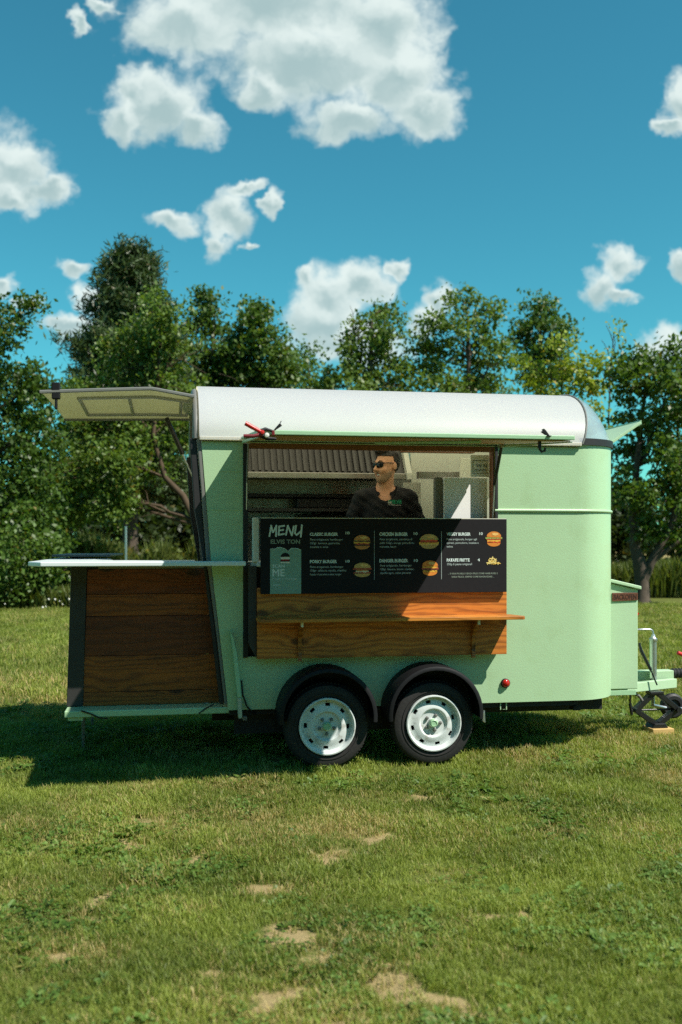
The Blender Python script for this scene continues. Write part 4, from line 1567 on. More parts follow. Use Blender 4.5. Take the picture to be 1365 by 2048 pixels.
def ramp():
    """tail ramp let down level, on two posts"""
    mb = MB()
    mb.prism([(-1.912, 0.03), (-0.79, 0.03), (-0.79, 1.67), (-1.912, 1.67)], 0.363, 0.408, 'z')
    r = part('ramp', mb, 'green', TR, bevel=0.006)
    for v in (0.75, 1.60):
        mb = MB(); mb.prism([(-1.862, 0.37), (-1.832, 0.37), (-1.84, 0.0), (-1.858, 0.0)], v, v + 0.05)
        part('leg', mb, 'post_wood', r, bevel=0.004)
    mb = MB(); mb.box(-1.89, -1.79, 0.05, 1.65, 0.338, 0.362)
    part('crossbar', mb, 'green', r, bevel=0.003)
    mb = MB()
    mb.tube([(-1.80, 0.02, 0.412), (-1.74, 0.022, 0.39), (-1.68, 0.02, 0.36), (-1.62, 0.024, 0.352)], 0.005, 6)
    part('cord', mb, 'black', r, smooth=60)
    mb = MB()
    mb.tube([(-1.0, 0.024, 0.37), (-0.96, 0.02, 0.40), (-0.90, 0.022, 0.43)], 0.005, 6)
    part('cord', mb, 'black', r, smooth=60)
    # spring arm fin at the hinge and the lamp box under it
    mb = MB()
    mb.prism([(-0.790, 0.955), (-0.775, 0.93), (-0.745, 0.80), (-0.722, 0.60), (-0.712, 0.49), (-0.740, 0.49), (-0.752, 0.60), (-0.772, 0.80)], -0.10, -0.002)
    f = part('side_fin', mb, 'green_trim', TR, bevel=0.006)
    mb = MB(); mb.prism([(-0.7395, 0.489), (-0.7125, 0.489), (-0.708, 0.35), (-0.733, 0.345)], -0.10, -0.004)
    part('fin_tip', mb, 'fin_white', f, bevel=0.004)
    mb = MB(); mb.box(-0.702, -0.672, -0.06, 0.0, 0.325, 0.352)
    part('lamp_bracket', mb, 'grey', TR, bevel=0.003)
    mb = MB(); mb.tube([(-0.708, -0.02, 0.60), (-0.700, -0.03, 0.50), (-0.672, -0.03, 0.42), (-0.63, -0.02, 0.37), (-0.60, 0.05, 0.35)], 0.006, 7)
    part('cable', mb, 'black', TR, smooth=60)


ramp()


def counter_front():
    """pine cladding under the menu board, with the customer shelf"""
    mb = MB(); mb.box(-0.605, 1.19, -0.085, -0.03, 0.80, 1.22)
    c = part('counter_front', mb, 'dark', TR)
    for z0, z1 in ((1.034, 1.248), (0.757, 1.030)):
        mb = MB(); mb.box(-0.607, 1.193, -0.112, -0.086, z0, z1)
        part('plank', mb, 'wood_counter', c, bevel=0.002)
    mb = MB(); mb.box(-0.640, 1.155, -0.30, -0.113, 1.018, 1.044)
    mb = MB(); mb.prism([(-0.600, -0.315), (1.245, -0.315), (1.262, -0.30), (1.215, -0.113), (-0.615, -0.113)], 1.021, 1.045, 'z')
    part('serving_shelf', mb, 'wood_shelf', c, bevel=0.003)
    for u in (-0.325, 0.925):
        mb = MB()
        mb.prism([(-0.113, 1.020), (-0.255, 1.020), (-0.25, 0.985), (-0.19, 0.955), (-0.145, 0.90), (-0.135, 0.80), (-0.145, 0.74), (-0.113, 0.735)], u, u + 0.026, 'u')
        b = part('bracket', mb, 'wood_counter', c, bevel=0.002)
        mb = MB(); mb.box(u + 0.004, u + 0.022, -0.268, -0.2555, 0.985, 1.018)
        part('clip', mb, 'offwhite', b, bevel=0.003)
    mb = MB(); mb.prism([(-0.665, 1.40), (-0.608, 1.40), (-0.608, 0.757), (-0.665, 0.86)], -0.09, -0.06)
    part('end_board', mb, 'dark', c, bevel=0.003)
    mb = MB(); mb.box(-0.635, -0.592, -0.10, -0.02, 1.426, 1.735)
    part('board_support', mb, 'offwhite', c, bevel=0.003)


counter_front()


def hitch():
    # A frame drawbar
    def beam(a, b, w, h, mat_, name):
        a, b = Vector(a), Vector(b)
        d = (b - a); d.z = 0; d.normalize()
        s = Vector((-d.y, d.x, 0)) * w / 2
        mb = MB()
        vs = [p + q + Vector((0, 0, k)) for p in (a, b) for q in (-s, s) for k in (0, h)]
        mb.add(vs, [(0, 1, 3, 2), (4, 6, 7, 5), (0, 4, 5, 1), (2, 3, 7, 6), (1, 5, 7, 3), (0, 2, 6, 4)])
        return part(name, mb, mat_, TR, bevel=0.004)
    beam((2.05, 0.42, 0.345), (2.965, 0.77, 0.345), 0.05, 0.075, 'pale_green', 'drawbar')
    beam((2.05, 1.28, 0.345), (2.965, 0.93, 0.345), 0.05, 0.075, 'pale_green', 'drawbar')
    mb = MB(); mb.box(2.45, 2.975, 0.80, 0.90, 0.400, 0.482)
    part('coupling_beam', mb, 'pale_green', TR, bevel=0.005)
    mb = MB()
    rows = [(0.044 if k % 2 else 0.036, 0.015 * k) for k in range(8)]
    mb.lathe([(0.001, 0)] + rows + [(0.001, 0.106)], 20, (2.976, 0.85, 0.452), (1, 0, 0))
    part('bellows', mb, 'black', TR, smooth=30)
    mb = MB(); mb.tube([(3.08, 0.85, 0.452), (3.30, 0.85, 0.452)], 0.026, 16)
    mb.box(3.22, 3.42, 0.815, 0.885, 0.43, 0.50)
    mb.lathe([(0.001, -0.05), (0.03, -0.05), (0.045, -0.02), (0.045, 0.02), (0.03, 0.04), (0.001, 0.045)], 18, (3.45, 0.85, 0.46), (0, 0, 1))
    part('coupler', mb, 'steel', TR, smooth=40)
    mb = MB(); mb.tube([(3.30, 0.85, 0.50), (3.16, 0.85, 0.575), (3.10, 0.85, 0.60)], [0.016, 0.015, 0.013], 10)
    h = part('coupler_handle', mb, 'black_plastic', TR, smooth=50)
    mb = MB(); mb.tube([(3.10, 0.85, 0.60), (3.035, 0.85, 0.625)], [0.0165, 0.0165], 10)
    part('grip', mb, 'red', h, smooth=50)
    # jockey wheel: outer tube, crank, wheel
    mb = MB(); mb.tube([(2.768, 0.76, 0.33), (2.768, 0.76, 0.745)], 0.0285, 18)
    j = part('jockey_tube', mb, 'steel', TR, smooth=50)
    mb = MB(); mb.lathe([(0.032, 0), (0.034, 0.01), (0.034, 0.022), (0.02, 0.034), (0.016, 0.05), (0.012, 0.06)], 18, (2.768, 0.76, 0.735), (0, 0, 1))
    part('collar', mb, 'steel', j, smooth=40)
    mb = MB(); mb.tube([(2.768, 0.76, 0.79), (2.762, 0.76, 0.822), (2.745, 0.76, 0.835), (2.60, 0.76, 0.835), (2.585, 0.76, 0.82), (2.585, 0.76, 0.76)], 0.008, 8)
    part('crank', mb, 'steel', j, smooth=50)
    mb = MB(); mb.tube([(2.735, 0.745, 0.43), (2.735, 0.745, 0.74)], 0.008, 8)
    part('side_rod', mb, 'pale_green', j, smooth=50)
    mb = MB(); mb.tube([(2.775, 0.78, 0.36), (2.775, 0.78, 0.20), (2.90, 0.80, 0.17)], 0.016, 10)
    part('fork', mb, 'steel', j, smooth=50)
    mb = MB(); mb.lathe([(0.03, -0.035), (0.088, -0.035), (0.104, -0.02), (0.108, 0), (0.104, 0.02), (0.088, 0.035), (0.06, 0.035), (0.055, 0.02), (0.02, 0.02), (0.001, 0.03)], 32, (2.99, 0.86, 0.175))
    part('jockey_wheel', mb, 'black', TR, smooth=35)
    # hand brake lever with red tip, cable, stay
    mb = MB(); mb.tube([(2.53, 0.70, 0.86), (2.585, 0.70, 0.955)], [0.016, 0.013], 8)
    b = part('brake_lever', mb, 'pale_green', TR, smooth=50)
    mb = MB(); mb.tube([(2.585, 0.70, 0.955), (2.60, 0.70, 0.98)], [0.014, 0.014], 8)
    part('tip', mb, 'red', b, smooth=50)
    mb = MB(); mb.box(2.48, 2.565, 0.66, 0.72, 0.42, 0.78)
    part('lever_bracket', mb, 'pale_green', TR, bevel=0.01)
    mb = MB(); mb.tube([(2.565, 0.60, 0.74), (2.58, 0.60, 0.68), (2.665, 0.60, 0.52)], [0.008, 0.014, 0.013], 10)
    s = part('gas_strut', mb, 'black_metal', TR, smooth=50)
    mb = MB(); mb.tube([(2.665, 0.60, 0.52), (2.72, 0.60, 0.395)], 0.007, 8)
    part('rod', mb, 'black_metal', s, smooth=50)
    # dangling plug cable and bracket under the box
    mb = MB(); mb.tube([(2.52, 0.62, 0.33), (2.57, 0.62, 0.31), (2.60, 0.62, 0.27), (2.60, 0.62, 0.22)], 0.012, 8)
    part('plug_cable', mb, 'grey', TR, smooth=50)
    mb = MB(); mb.tube([(2.40, 0.55, 0.35), (2.45, 0.60, 0.33), (2.55, 0.62, 0.335)], 0.006, 6)
    part('cable', mb, 'black', TR, smooth=50)
    mb = MB(); mb.box(2.20, 2.44, 0.40, 0.42, 0.352, 0.39)
    part('step_plate', mb, 'green_trim', TR, bevel=0.002)


hitch()


def tool_box():
    mb = MB()
    mb.prism([(2.20, 0.40), (2.455, 0.40), (2.455, 1.185), (2.20, 1.245)], 0.40, 1.28)
    t = part('tool_box', mb, 'pale_green', TR, bevel=0.006)
    mb = MB()
    mb.prism([(2.195, 1.250), (2.474, 1.187), (2.474, 1.214), (2.195, 1.278)], 0.375, 1.305)
    part('lid', mb, 'pale_green', t, bevel=0.005)
    mb = MB(); mb.prism([(2.235, 1.095), (2.450, 1.103), (2.450, 1.163), (2.235, 1.163)], 0.390, 0.399)
    p = part('name_plate', mb, 'brown_plate', t, bevel=0.002)
    return p


PLATE = tool_box()


def nose_flap():
    """little ventilation flap propped open on the nose"""
    a, b = (2.212, 2.312), (2.505, 2.507)
    d = Vector((b[0] - a[0], b[1] - a[1])).normalized()
    n = Vector((-d.y, d.x)) * 0.022
    mb = MB(); mb.prism([a, b, (b[0] + n.x, b[1] + n.y), (a[0] + n.x, a[1] + n.y)], 0.44, 1.26)
    f = part('nose_flap', mb, 'pale_green', TR, bevel=0.003)
    mb = MB(); mb.prism([(b[0] - 0.02, b[1] - 0.02), (b[0] + 0.004, b[1] - 0.002), (b[0] + 0.002, b[1] + 0.03), (b[0] - 0.004, b[1] + 0.03)], 0.445, 1.255)
    part('edge_strip', mb, 'green_trim', f)
    mb = MB(); mb.tube([(2.20, 0.44, 2.315), (2.20, 1.26, 2.315)], 0.010, 8)
    part('hinge', mb, 'steel', f, smooth=60)
    mb = MB(); mb.box(2.187, 2.193, 0.46, 1.24, 1.85, 2.26)
    part('nose_window', mb, 'glasses', TR, bevel=0.002)


nose_flap()

# ------------------------------------------------------------------ rear serving counter on the let-down ramp
def rear_counter():
    t = thing('rear_counter', 'wood clad counter with pale worktop standing on the lowered rear ramp', 'counter', (-1.4, 0.1, 0.409))
    rows = [(0.411, 0.505), (0.508, 0.760), (0.763, 1.040), (1.043, 1.195), (1.198, 1.372)]
    mats = ['wood_rear', 'wood_rear', 'wood_red', 'wood_rear', 'wood_red']
    def left(z): return -1.803 + (z - 0.41) * 0.030
    for i, ((z0, z1), m) in enumerate(zip(rows, mats)):
        mb = MB()
        mb.prism([(left(z0), z0), (rear_u(z0) - 0.012, z0), (rear_u(z1) - 0.012, z1), (left(z1), z1)], 0.218 + 0.002 * (i % 2), 0.242)
        part('plank', mb, m, t, bevel=0.0015)
    mb = MB(); mb.prism([(-1.915, 0.411), (left(0.411) - 0.003, 0.411), (left(1.40) - 0.003, 1.40), (-1.885, 1.40)], 0.208, 0.28)
    part('corner_post', mb, 'dark', t, bevel=0.004)
    mb = MB(); mb.box(-1.70, -0.96, 0.222, 0.242, 1.376, 1.402)
    part('top_batten', mb, 'post_wood', t)
    mb = MB()
    mb.prism([(-1.86, 0.411), (-1.86, 1.40), (-1.84, 1.40), (-1.84, 0.411)], 0.285, 1.60)
    part('backing_panel', MB().box(-1.79, -0.95, 0.244, 0.256, 0.411, 1.40), 'dark', t)
    part('end_panel', mb, 'dark', t)
    # L shaped worktop; its near wing runs on past the trailer's corner
    mb = MB()
    mb.prism([(-2.04, -0.21), (-0.70, -0.21), (-0.69, -0.19), (-0.69, -0.012), (-1.02, -0.012), (-1.02, 0.36), (-1.60, 0.36), (-1.72, 1.60), (-2.10, 1.60), (-2.14, -0.04)], 1.403, 1.434, 'z')
    part('worktop', mb, 'worktop', t, bevel=0.006)
    mb = MB()
    mb.prism([(-2.10, 0.95), (-1.66, 0.95), (-1.60, 1.75), (-2.06, 1.75)], 1.450, 1.466, 'z')
    part('raised_leaf', mb, 'slate', t, bevel=0.003)
    mb = MB(); mb.box(-1.98, -1.90, 1.1, 1.5, 1.4345, 1.449)
    part('leaf_block', mb, 'slate', t)


rear_counter()

# ------------------------------------------------------------------ lettering
def text_mesh(body, x0, x1, zb, h, v, material, bold=0.0, shear=0.0, align='LEFT', line=1.0, org=(0, 0, 0), axis='v'):
    cu = bpy.data.curves.new('lettering', 'FONT')
    cu.body = body
    cu.size = 1.0
    cu.offset = bold
    cu.shear = shear
    cu.align_x = align
    cu.space_line = line
    cu.resolution_u = 3
    o = bpy.data.objects.new('lettering', cu)
    COL.objects.link(o)
    dg = bpy.context.evaluated_depsgraph_get()
    me = bpy.data.meshes.new_from_object(o.evaluated_get(dg))
    bpy.data.objects.remove(o)
    n = len(me.vertices)
    co = np.zeros(n * 3, np.float32)
    me.vertices.foreach_get('co', co)
    co = co.reshape(-1, 3)
    lo, hi = co.min(0), co.max(0)
    if '\n' in body:
        sy = h / 0.70
        sx = (x1 - x0) / (hi[0] - lo[0])
        X = x0 + (co[:, 0] - lo[0]) * sx
        Z = zb + co[:, 1] * sy
    else:
        X = x0 + (co[:, 0] - lo[0]) / (hi[0] - lo[0]) * (x1 - x0)
        if any(ch in 'gpqjy,' for ch in body):
            Z = zb + co[:, 1] * (h / 0.72)
        else:
            Z = zb + (co[:, 1] - lo[1]) / (hi[1] - lo[1]) * h
    out = np.stack([X - org[0], np.full(n, v) - org[1], Z - org[2]], -1).astype(np.float32)
    me.vertices.foreach_set('co', out.ravel())
    me.materials.clear()
    me.materials.append(MT[material])
    me.name = 'lettering'
    me.update()
    return me


def menu_board():
    org = (0.3, -0.15, 1.207)
    t = thing('menu_board', 'long black menu board with burger pictures hung across the serving opening', 'menu board', org)
    mb = MB(); mb.box(-0.585, 1.18, -0.150, -0.122, 1.207, 1.729)
    part('panel', mb, 'board', t, bevel=0.002)
    mb = MB(); mb.box(-0.583, 1.178, -0.149, -0.120, 1.7295, 1.7335)
    part('top_edge', mb, 'offwhite', t)
    U = lambda px: -0.585 + (px - 522) * 0.003587
    Zp = lambda py: 1.729 - (py - 1037) * 0.00355
    V0 = -0.1512
    def txt(body, xa, xb, top, base, m='letter', bold=0.012, shear=0.0, line=1.0, align='LEFT', v=V0, label=None):
        me = text_mesh(body, U(xa), U(xb), Zp(base), Zp(top) - Zp(base), v, m, bold, shear, align, line, org)
        part('lettering', me, None, t, label=label)
    # brush written heading
    def strokes(segs, w, m, name):
        mb = MB()
        for pts in segs:
            for (a, b), (c, d) in zip(pts, pts[1:]):
                p, q = Vector((U(a), Zp(b))), Vector((U(c), Zp(d)))
                s = Vector((-(q - p).y, (q - p).x)).normalized() * w
                e = (q - p).normalized() * w * 0.6
                k = len(mb.f) * 0.00005
                mb.add([(x, V0 - k, z) for x, z in (p - s - e, p + s * 0.9 - e, q + s * 0.8 + e, q - s * 1.1 + e)], [(0, 1, 2, 3)])
        part(name, mb, m, t)
    strokes([[(538.5, 1072), (542, 1051), (545.5, 1064), (552, 1051), (551.5, 1072)],
             [(567.5, 1051.5), (557.5, 1053), (556.5, 1069), (567, 1067)], [(557.5, 1060.5), (565.5, 1059)],
             [(570.5, 1069), (574, 1051), (582, 1070), (585.5, 1052)],
             [(590, 1051), (588, 1066), (591.5, 1069), (598, 1063)], [(601.5, 1050), (599.5, 1073)]], 0.0062, 'letter', 'heading')
    txt('ELVIS TON', 541, 598, 1078, 1086.5, 'letter_mid', 0.03)
    # torn sage card
    torn = [(540, 1097), (544, 1095.5), (549, 1096), (553, 1093.5), (557, 1092.5), (562, 1093.5), (566, 1095), (569, 1095.5), (572, 1099), (575, 1100.5), (578, 1097), (581, 1094.5), (586, 1095), (590, 1094.5), (595, 1096), (600, 1098)]
    mb = MB(); mb.prism([(U(a), Zp(b)) for a, b in torn] + [(U(600), 1.2085), (U(540), 1.2085)], -0.1516, -0.1502)
    card = part('card', mb, 'card', t)
    mb = MB()
    for (a, b), (c, d) in zip(torn, torn[1:]):
        mb.add([(U(a), -0.1519, Zp(b)), (U(c), -0.1519, Zp(d)), (U(c), -0.1519, Zp(d + 0.9)), (U(a), -0.1519, Zp(b + 0.9))], [(0, 1, 2, 3)])
    part('torn_edge', mb, 'letter', card)
    V1 = -0.1522
    txt('SCAN', 544.5, 568, 1126.5, 1133, 'letter', 0.03, v=V1)
    txt('ME', 544.5, 568, 1135.5, 1149.5, 'letter', 0.02, v=V1)
    txt('Prenota ora un hamburger', 544.5, 592, 1152.8, 1156, 'letter', 0.012, v=V1)
    txt('o un menu', 544.5, 561, 1158, 1160.6, 'letter_dim', 0.0, v=V1)
    txt('Asporto', 546, 560.5, 1164, 1168.2, 'letter', 0.01, v=V1)
    txt('via telefono', 547, 573, 1170.5, 1173, 'letter_dim', 0.0, v=V1)
    txt('o vieni a trovarci da noi', 547, 588, 1175, 1177.4, 'letter_dim', 0.0, v=V1)

    def blob(cx, cy, rx, ry, m, k, a0=0, a1=360, wob=0.0, seed=0, parent=t, name='print'):
        r = random.Random(seed)
        pts = []
        for i in range(25):
            a = R(a0 + (a1 - a0) * i / 24)
            f = 1 + wob * r.uniform(-1, 1)
            pts.append((U(cx + rx * f * math.cos(a)), Zp(cy - ry * f * math.sin(a))))
        mb = MB(); mb.add([(u, V0 - 0.0009 * 0.4 * k - 0.0002, z) for u, z in pts], [tuple(range(len(pts)))])
        part(name, mb, m, parent)

    def wavy(cx, cy, hw, hh, m, k, amp, seed, parent):
        r = random.Random(seed)
        n = 14
        up = [(cx - hw + 2 * hw * i / n, cy - hh + r.uniform(-amp, amp)) for i in range(n + 1)]
        dn = [(cx + hw - 2 * hw * i / n, cy + hh + r.uniform(-amp, amp)) for i in range(n + 1)]
        mb = MB(); mb.add([(U(a), V0 - 0.0009 * 0.4 * k - 0.0002, Zp(b)) for a, b in up + dn], [tuple(range(2 * n + 2))])
        part('filling', mb, m, parent)

    def burger(cx, cy, hw, hh, top, layers, seed):
        """printed picture: lower bun, fillings from the bottom up, domed upper bun with a sheen"""
        mb = MB()
        pts = [(U(cx - hw * 0.86), Zp(cy + hh * 0.50)), (U(cx + hw * 0.86), Zp(cy + hh * 0.50))] + [(U(cx + hw * 0.86 * math.cos(R(a))), Zp(cy + hh * 0.5 + hh * 0.48 * math.sin(R(a)))) for a in range(10, 171, 16)]
        mb.add([(u, V0 - 0.0003, z) for u, z in pts], [tuple(range(len(pts)))])
        pic = part('burger_picture', mb, 'print_' + top, t)
        y = cy + hh * 0.46
        step = hh * 0.86 / len(layers)
        for i, (m, w) in enumerate(layers):
            wavy(cx, y - step * (i + 0.5), hw * w, step * 0.62, 'print_' + m, 2 + i, hh * 0.075, seed + i, pic)
        k = 3 + len(layers)
        pts = [(U(cx + hw * 0.93 * math.cos(R(a))), Zp(cy - hh * 0.32 - hh * 0.66 * math.sin(R(a)))) for a in range(0, 181, 12)]
        pts += [(U(cx - hw * 0.5), Zp(cy - hh * 0.24)), (U(cx + hw * 0.5), Zp(cy - hh * 0.24))]
        mb = MB(); mb.add([(u, V0 - 0.00036 * k - 0.0002, z) for u, z in pts], [tuple(range(len(pts)))])
        part('bun', mb, 'print_' + top, pic)
        blob(cx + hw * 0.18, cy - hh * 0.62, hw * 0.42, hh * 0.17, 'print_bun_light', k + 2, parent=pic, name='sheen', wob=0.15, seed=seed)

    items = [('CLASSIC BURGER', 617, 672, 1064.5, 1071, '10', 687, 695, 1062.5),
             ('PORKY BURGER', 617, 670, 1118, 1124.5, '10', 687, 695, 1118),
             ('CHICKEN BURGER', 754, 811, 1064, 1071, '10', 823, 831, 1063.5),
             ('DANGER BURGER', 754, 811.5, 1116.5, 1123.5, '10', 823.5, 831.5, 1117),
             ('VEGGY BURGER', 890, 939, 1064, 1070.5, '10', 957, 964, 1063.5),
             ('PATATE FRITTE', 890, 937, 1116, 1122.5, '4', 953.5, 958, 1116)]
    for nm, a, b, y0, y1, pr, c, d, y2 in items:
        txt(nm, a, b, y0, y1, 'letter', 0.042)
        txt(pr, c, d, y2, y2 + 5.6, 'letter', 0.02)
    def para(lines, xa, ends, y):
        for s, xe, yy in zip(lines, ends, (y, y + 7.2, y + 14.6)):
            txt(s, xa, xe, yy - 3.6, yy + 0.4, 'letter_dim', 0.012)
    para(['Pane artigianale, hamburger', '150gr. fassona, guanciale,', 'insalata e salsa'], 617.5, (682, 676, 653), 1079.5)
    para(['Pane artigianale, hamburger', '150gr. salsiccia, cipolla, cheddar', 'bacon croccante e salsa burger'], 617.5, (683, 689, 679), 1133)
    para(['Pane artigianale, cotoletta di', 'pollo 120gr., lattuga, pomodoro,', 'maionese, bacon'], 755, (820, 824, 788), 1079)
    para(['Pane artigianale, hamburger', '150gr. fassona, bacon, cheddar,', 'cipolla agro, salse piccanti'], 755.5, (819, 824, 817), 1131)
    para(['Pane artigianale, burger agli', 'spinaci, pomodoro, insalata e', 'salsa'], 890, (952, 955.5, 902.5), 1079)
    txt('250g di patate artigianali', 890.5, 942, 1125, 1129.3, 'letter_dim', 0.012)
    txt('... E SARAI PIU BELLO SENZA STILE E COME HAMBURGER, E', 893, 995, 1144.5, 1147.8, 'letter_mid', 0.015)
    txt('SARAI FELICE, SEMPRE COME RINGRAZIARE ...', 900, 988, 1151, 1154.3, 'letter_mid', 0.015)
    for x, w in ((744, 0.7), (879.3, 0.9)):
        mb = MB(); mb.box(U(x - w / 2), U(x + w / 2), -0.1518, -0.1503, Zp(1157.5), Zp(1061.5))
        part('divider_line', mb, 'letter_dim', t)
    burger(719.5, 1083.5, 17, 14.5, 'bun', [('patty', 0.9), ('sauce', 0.8), ('cheese', 0.95), ('patty', 1.0), ('lettuce', 0.9)], 1)
    burger(720, 1138, 18, 14.5, 'bun_pale', [('bacon', 0.95), ('pale', 0.7), ('bun', 0.6), ('bacon', 1.05), ('sauce', 0.9)], 20)
    burger(854, 1082, 19, 15, 'bun_pale', [('bun_light', 1.0), ('cheese', 1.05), ('sauce', 0.9), ('tomato', 0.9), ('lettuce', 1.0)], 40)
    burger(856, 1135, 17, 15.5, 'bun_orange', [('cheese', 0.85), ('patty', 0.95), ('bacon', 1.0), ('cheese', 0.9), ('sauce', 0.95)], 60)
    burger(987, 1077, 16, 15.5, 'bun_orange', [('tomato', 0.85), ('cheese', 0.85), ('sauce', 0.95), ('lettuce', 1.08), ('tomato', 0.9)], 80)
    # heap of fries
    r = random.Random(5)
    mb = MB()
    for k in range(46):
        a = r.gauss(0, 5.4)
        y = 1126.5 - abs(r.gauss(0, 1)) * max(0.5, 5.5 - abs(a) * 0.4)
        g = r.uniform(-1.3, 1.3)
        l, w = r.uniform(2.2, 4.2), 0.75
        c, s = math.cos(g), math.sin(g)
        q = [(984.5 + a + x * c - z * s, y + x * s * 0.8 + z * c) for x, z in ((-l, -w), (l, -w), (l, w), (-l, w))]
        mb.add([(U(x), V0 - 0.0002 - 0.00005 * k, Zp(z)) for x, z in q], [(0, 1, 2, 3)], k % 2)
    part('fries_picture', mb, ['print_fries', 'print_fries_pale'], t)
    # burger drawing on the card
    cb = card
    for cy, hw, hh, m, k in ((1122.5, 9, 1.6, 'logo_white', 1), (1119, 9.4, 2.2, 'board', 2), (1117.8, 7.5, 0.9, 'red', 3), (1114.2, 9.0, 2.2, 'logo_white', 4)):
        mb = MB(); mb.add([(U(a), -0.1519 - 0.0001 * k, Zp(b)) for a, b in ((569 - hw, cy + hh), (569 + hw, cy + hh), (569 + hw * 0.96, cy - hh), (569 - hw * 0.96, cy - hh))], [(0, 1, 2, 3)])
        part('burger_drawing', mb, m, cb)
    mb = MB(); mb.add([(U(569 + 9 * math.cos(R(a))), -0.1524, Zp(1112 - 8 * math.sin(R(a)))) for a in range(0, 181, 15)], [tuple(range(13))])
    part('burger_drawing', mb, 'board', cb)


menu_board()


def plate_letters():
    me = text_mesh('BACKOFEN', 2.247, 2.438, 1.110, 0.042, 0.3885, 'plate_letter', 0.02)
    me.transform(Matrix.Translation((0, 0, 0)))
    part('lettering', me, None, PLATE.parent)


plate_letters()


def notice():
    t = thing('notice_sheet', 'white notice sheet pinned up at the right end inside the serving opening', 'notice', (1.06, 0.1, 2.04))
    mb = MB(); mb.box(0.985, 1.125, 0.088, 0.094, 2.046, 2.208)
    part('sheet', mb, 'white', t, bevel=0.001)
    mb = MB()
    for x0, x1, z0, z1 in ((1.0, 1.12, 2.165, 2.169), (1.0, 1.004, 2.075, 2.1645), (1.0, 1.12, 2.071, 2.0745)):
        mb.box(x0, x1, 0.0865, 0.0875, z0, z1)
    part('printed_frame', mb, 'slate', t)
    me = text_mesh('W N', 1.025, 1.11, 2.115, 0.026, 0.0872, 'slate', 0.03, org=(1.06, 0.1, 2.04))
    part('lettering', me, None, t)
    mb = MB()
    for z in (2.098, 2.088):
        mb.box(1.012, 1.112, 0.0865, 0.0875, z, z + 0.004)
    part('printed_lines', mb, 'slate', t)


notice()


def spring_clamp(name, label, u, right):
    """hand clamp biting the flap's edge; the clamp at the far end shows only its black jaw tip"""
    t = thing(name, label, 'clamp', (u, -1.395, 2.18), group='clamps on the awning edge')
    if not right:
        mb = MB(); mb.tube([(u - 0.115, -1.425, 2.232), (u - 0.075, -1.425, 2.210), (u - 0.028, -1.42, 2.186)], [0.013, 0.0125, 0.011], 10)
        part('handle', mb, 'red', t, smooth=50)
        mb = MB(); mb.tube([(u - 0.125, -1.43, 2.160), (u - 0.07, -1.43, 2.160), (u - 0.02, -1.42, 2.172)], [0.010, 0.0105, 0.012], 10)
        part('handle', mb, 'red_dark', t, smooth=50, label='dark red lower handle')
        mb = MB(); mb.tube([(u - 0.03, -1.415, 2.190), (u + 0.0, -1.41, 2.203), (u + 0.04, -1.40, 2.193)], [0.012, 0.010, 0.007], 8)
        mb.tube([(u - 0.03, -1.415, 2.168), (u + 0.01, -1.41, 2.150), (u + 0.06, -1.395, 2.150)], [0.013, 0.012, 0.008], 8)
        part('jaw', mb, 'black_plastic', t, smooth=50)
        mb = MB(); mb.lathe([(0.001, 0.02), (0.010, 0.018), (0.0125, 0.008), (0.0125, -0.02), (0.001, -0.022)], 16, (u - 0.02, -1.425, 2.182), (0, -1, 0))
        part('pivot', mb, 'red', t, smooth=50)
        mb = MB(); mb.lathe([(0.001, 0.024), (0.011, 0.022), (0.014, 0.01), (0.014, -0.01), (0.001, -0.012)], 16, (u + 0.005, -1.425, 2.166), (0, -1, 0))
        part('jaw_pad', mb, 'logo_white', t, smooth=50)
        mb = MB(); mb.prism([(u + 0.045, 2.198), (u + 0.056, 2.198), (u + 0.094, 2.224), (u + 0.083, 2.240), (u + 0.074, 2.232)], -1.40, -1.385)
        mb.tube([(u + 0.083, -1.392, 2.238), (u + 0.091, -1.392, 2.252)], 0.0025, 5)
        part('tail', mb, 'black_plastic', t)
        mb = MB(); mb.box(u + 0.036, u + 0.052, -1.412, -1.39, 2.168, 2.196)
        part('pad', mb, 'red_dark', t, bevel=0.003)
    else:
        mb = MB(); mb.prism([(u + 0.012, 2.196), (u + 0.03, 2.196), (u + 0.006, 2.228), (u - 0.006, 2.238), (u - 0.016, 2.232), (u - 0.010, 2.225), (u - 0.022, 2.219), (u - 0.012, 2.212)], -1.40, -1.38)
        part('tail', mb, 'black_plastic', t, bevel=0.002)
        mb = MB(); mb.box(u + 0.008, u + 0.034, -1.415, -1.37, 2.19, 2.1955)
        part('jaw', mb, 'black_plastic', t)


spring_clamp('spring_clamp', 'red handled spring clamp gripping the rear corner of the serving hatch', -0.668, False)
spring_clamp('spring_clamp', 'small black clamp tail standing up near the front end of the serving hatch', 0.985, True)


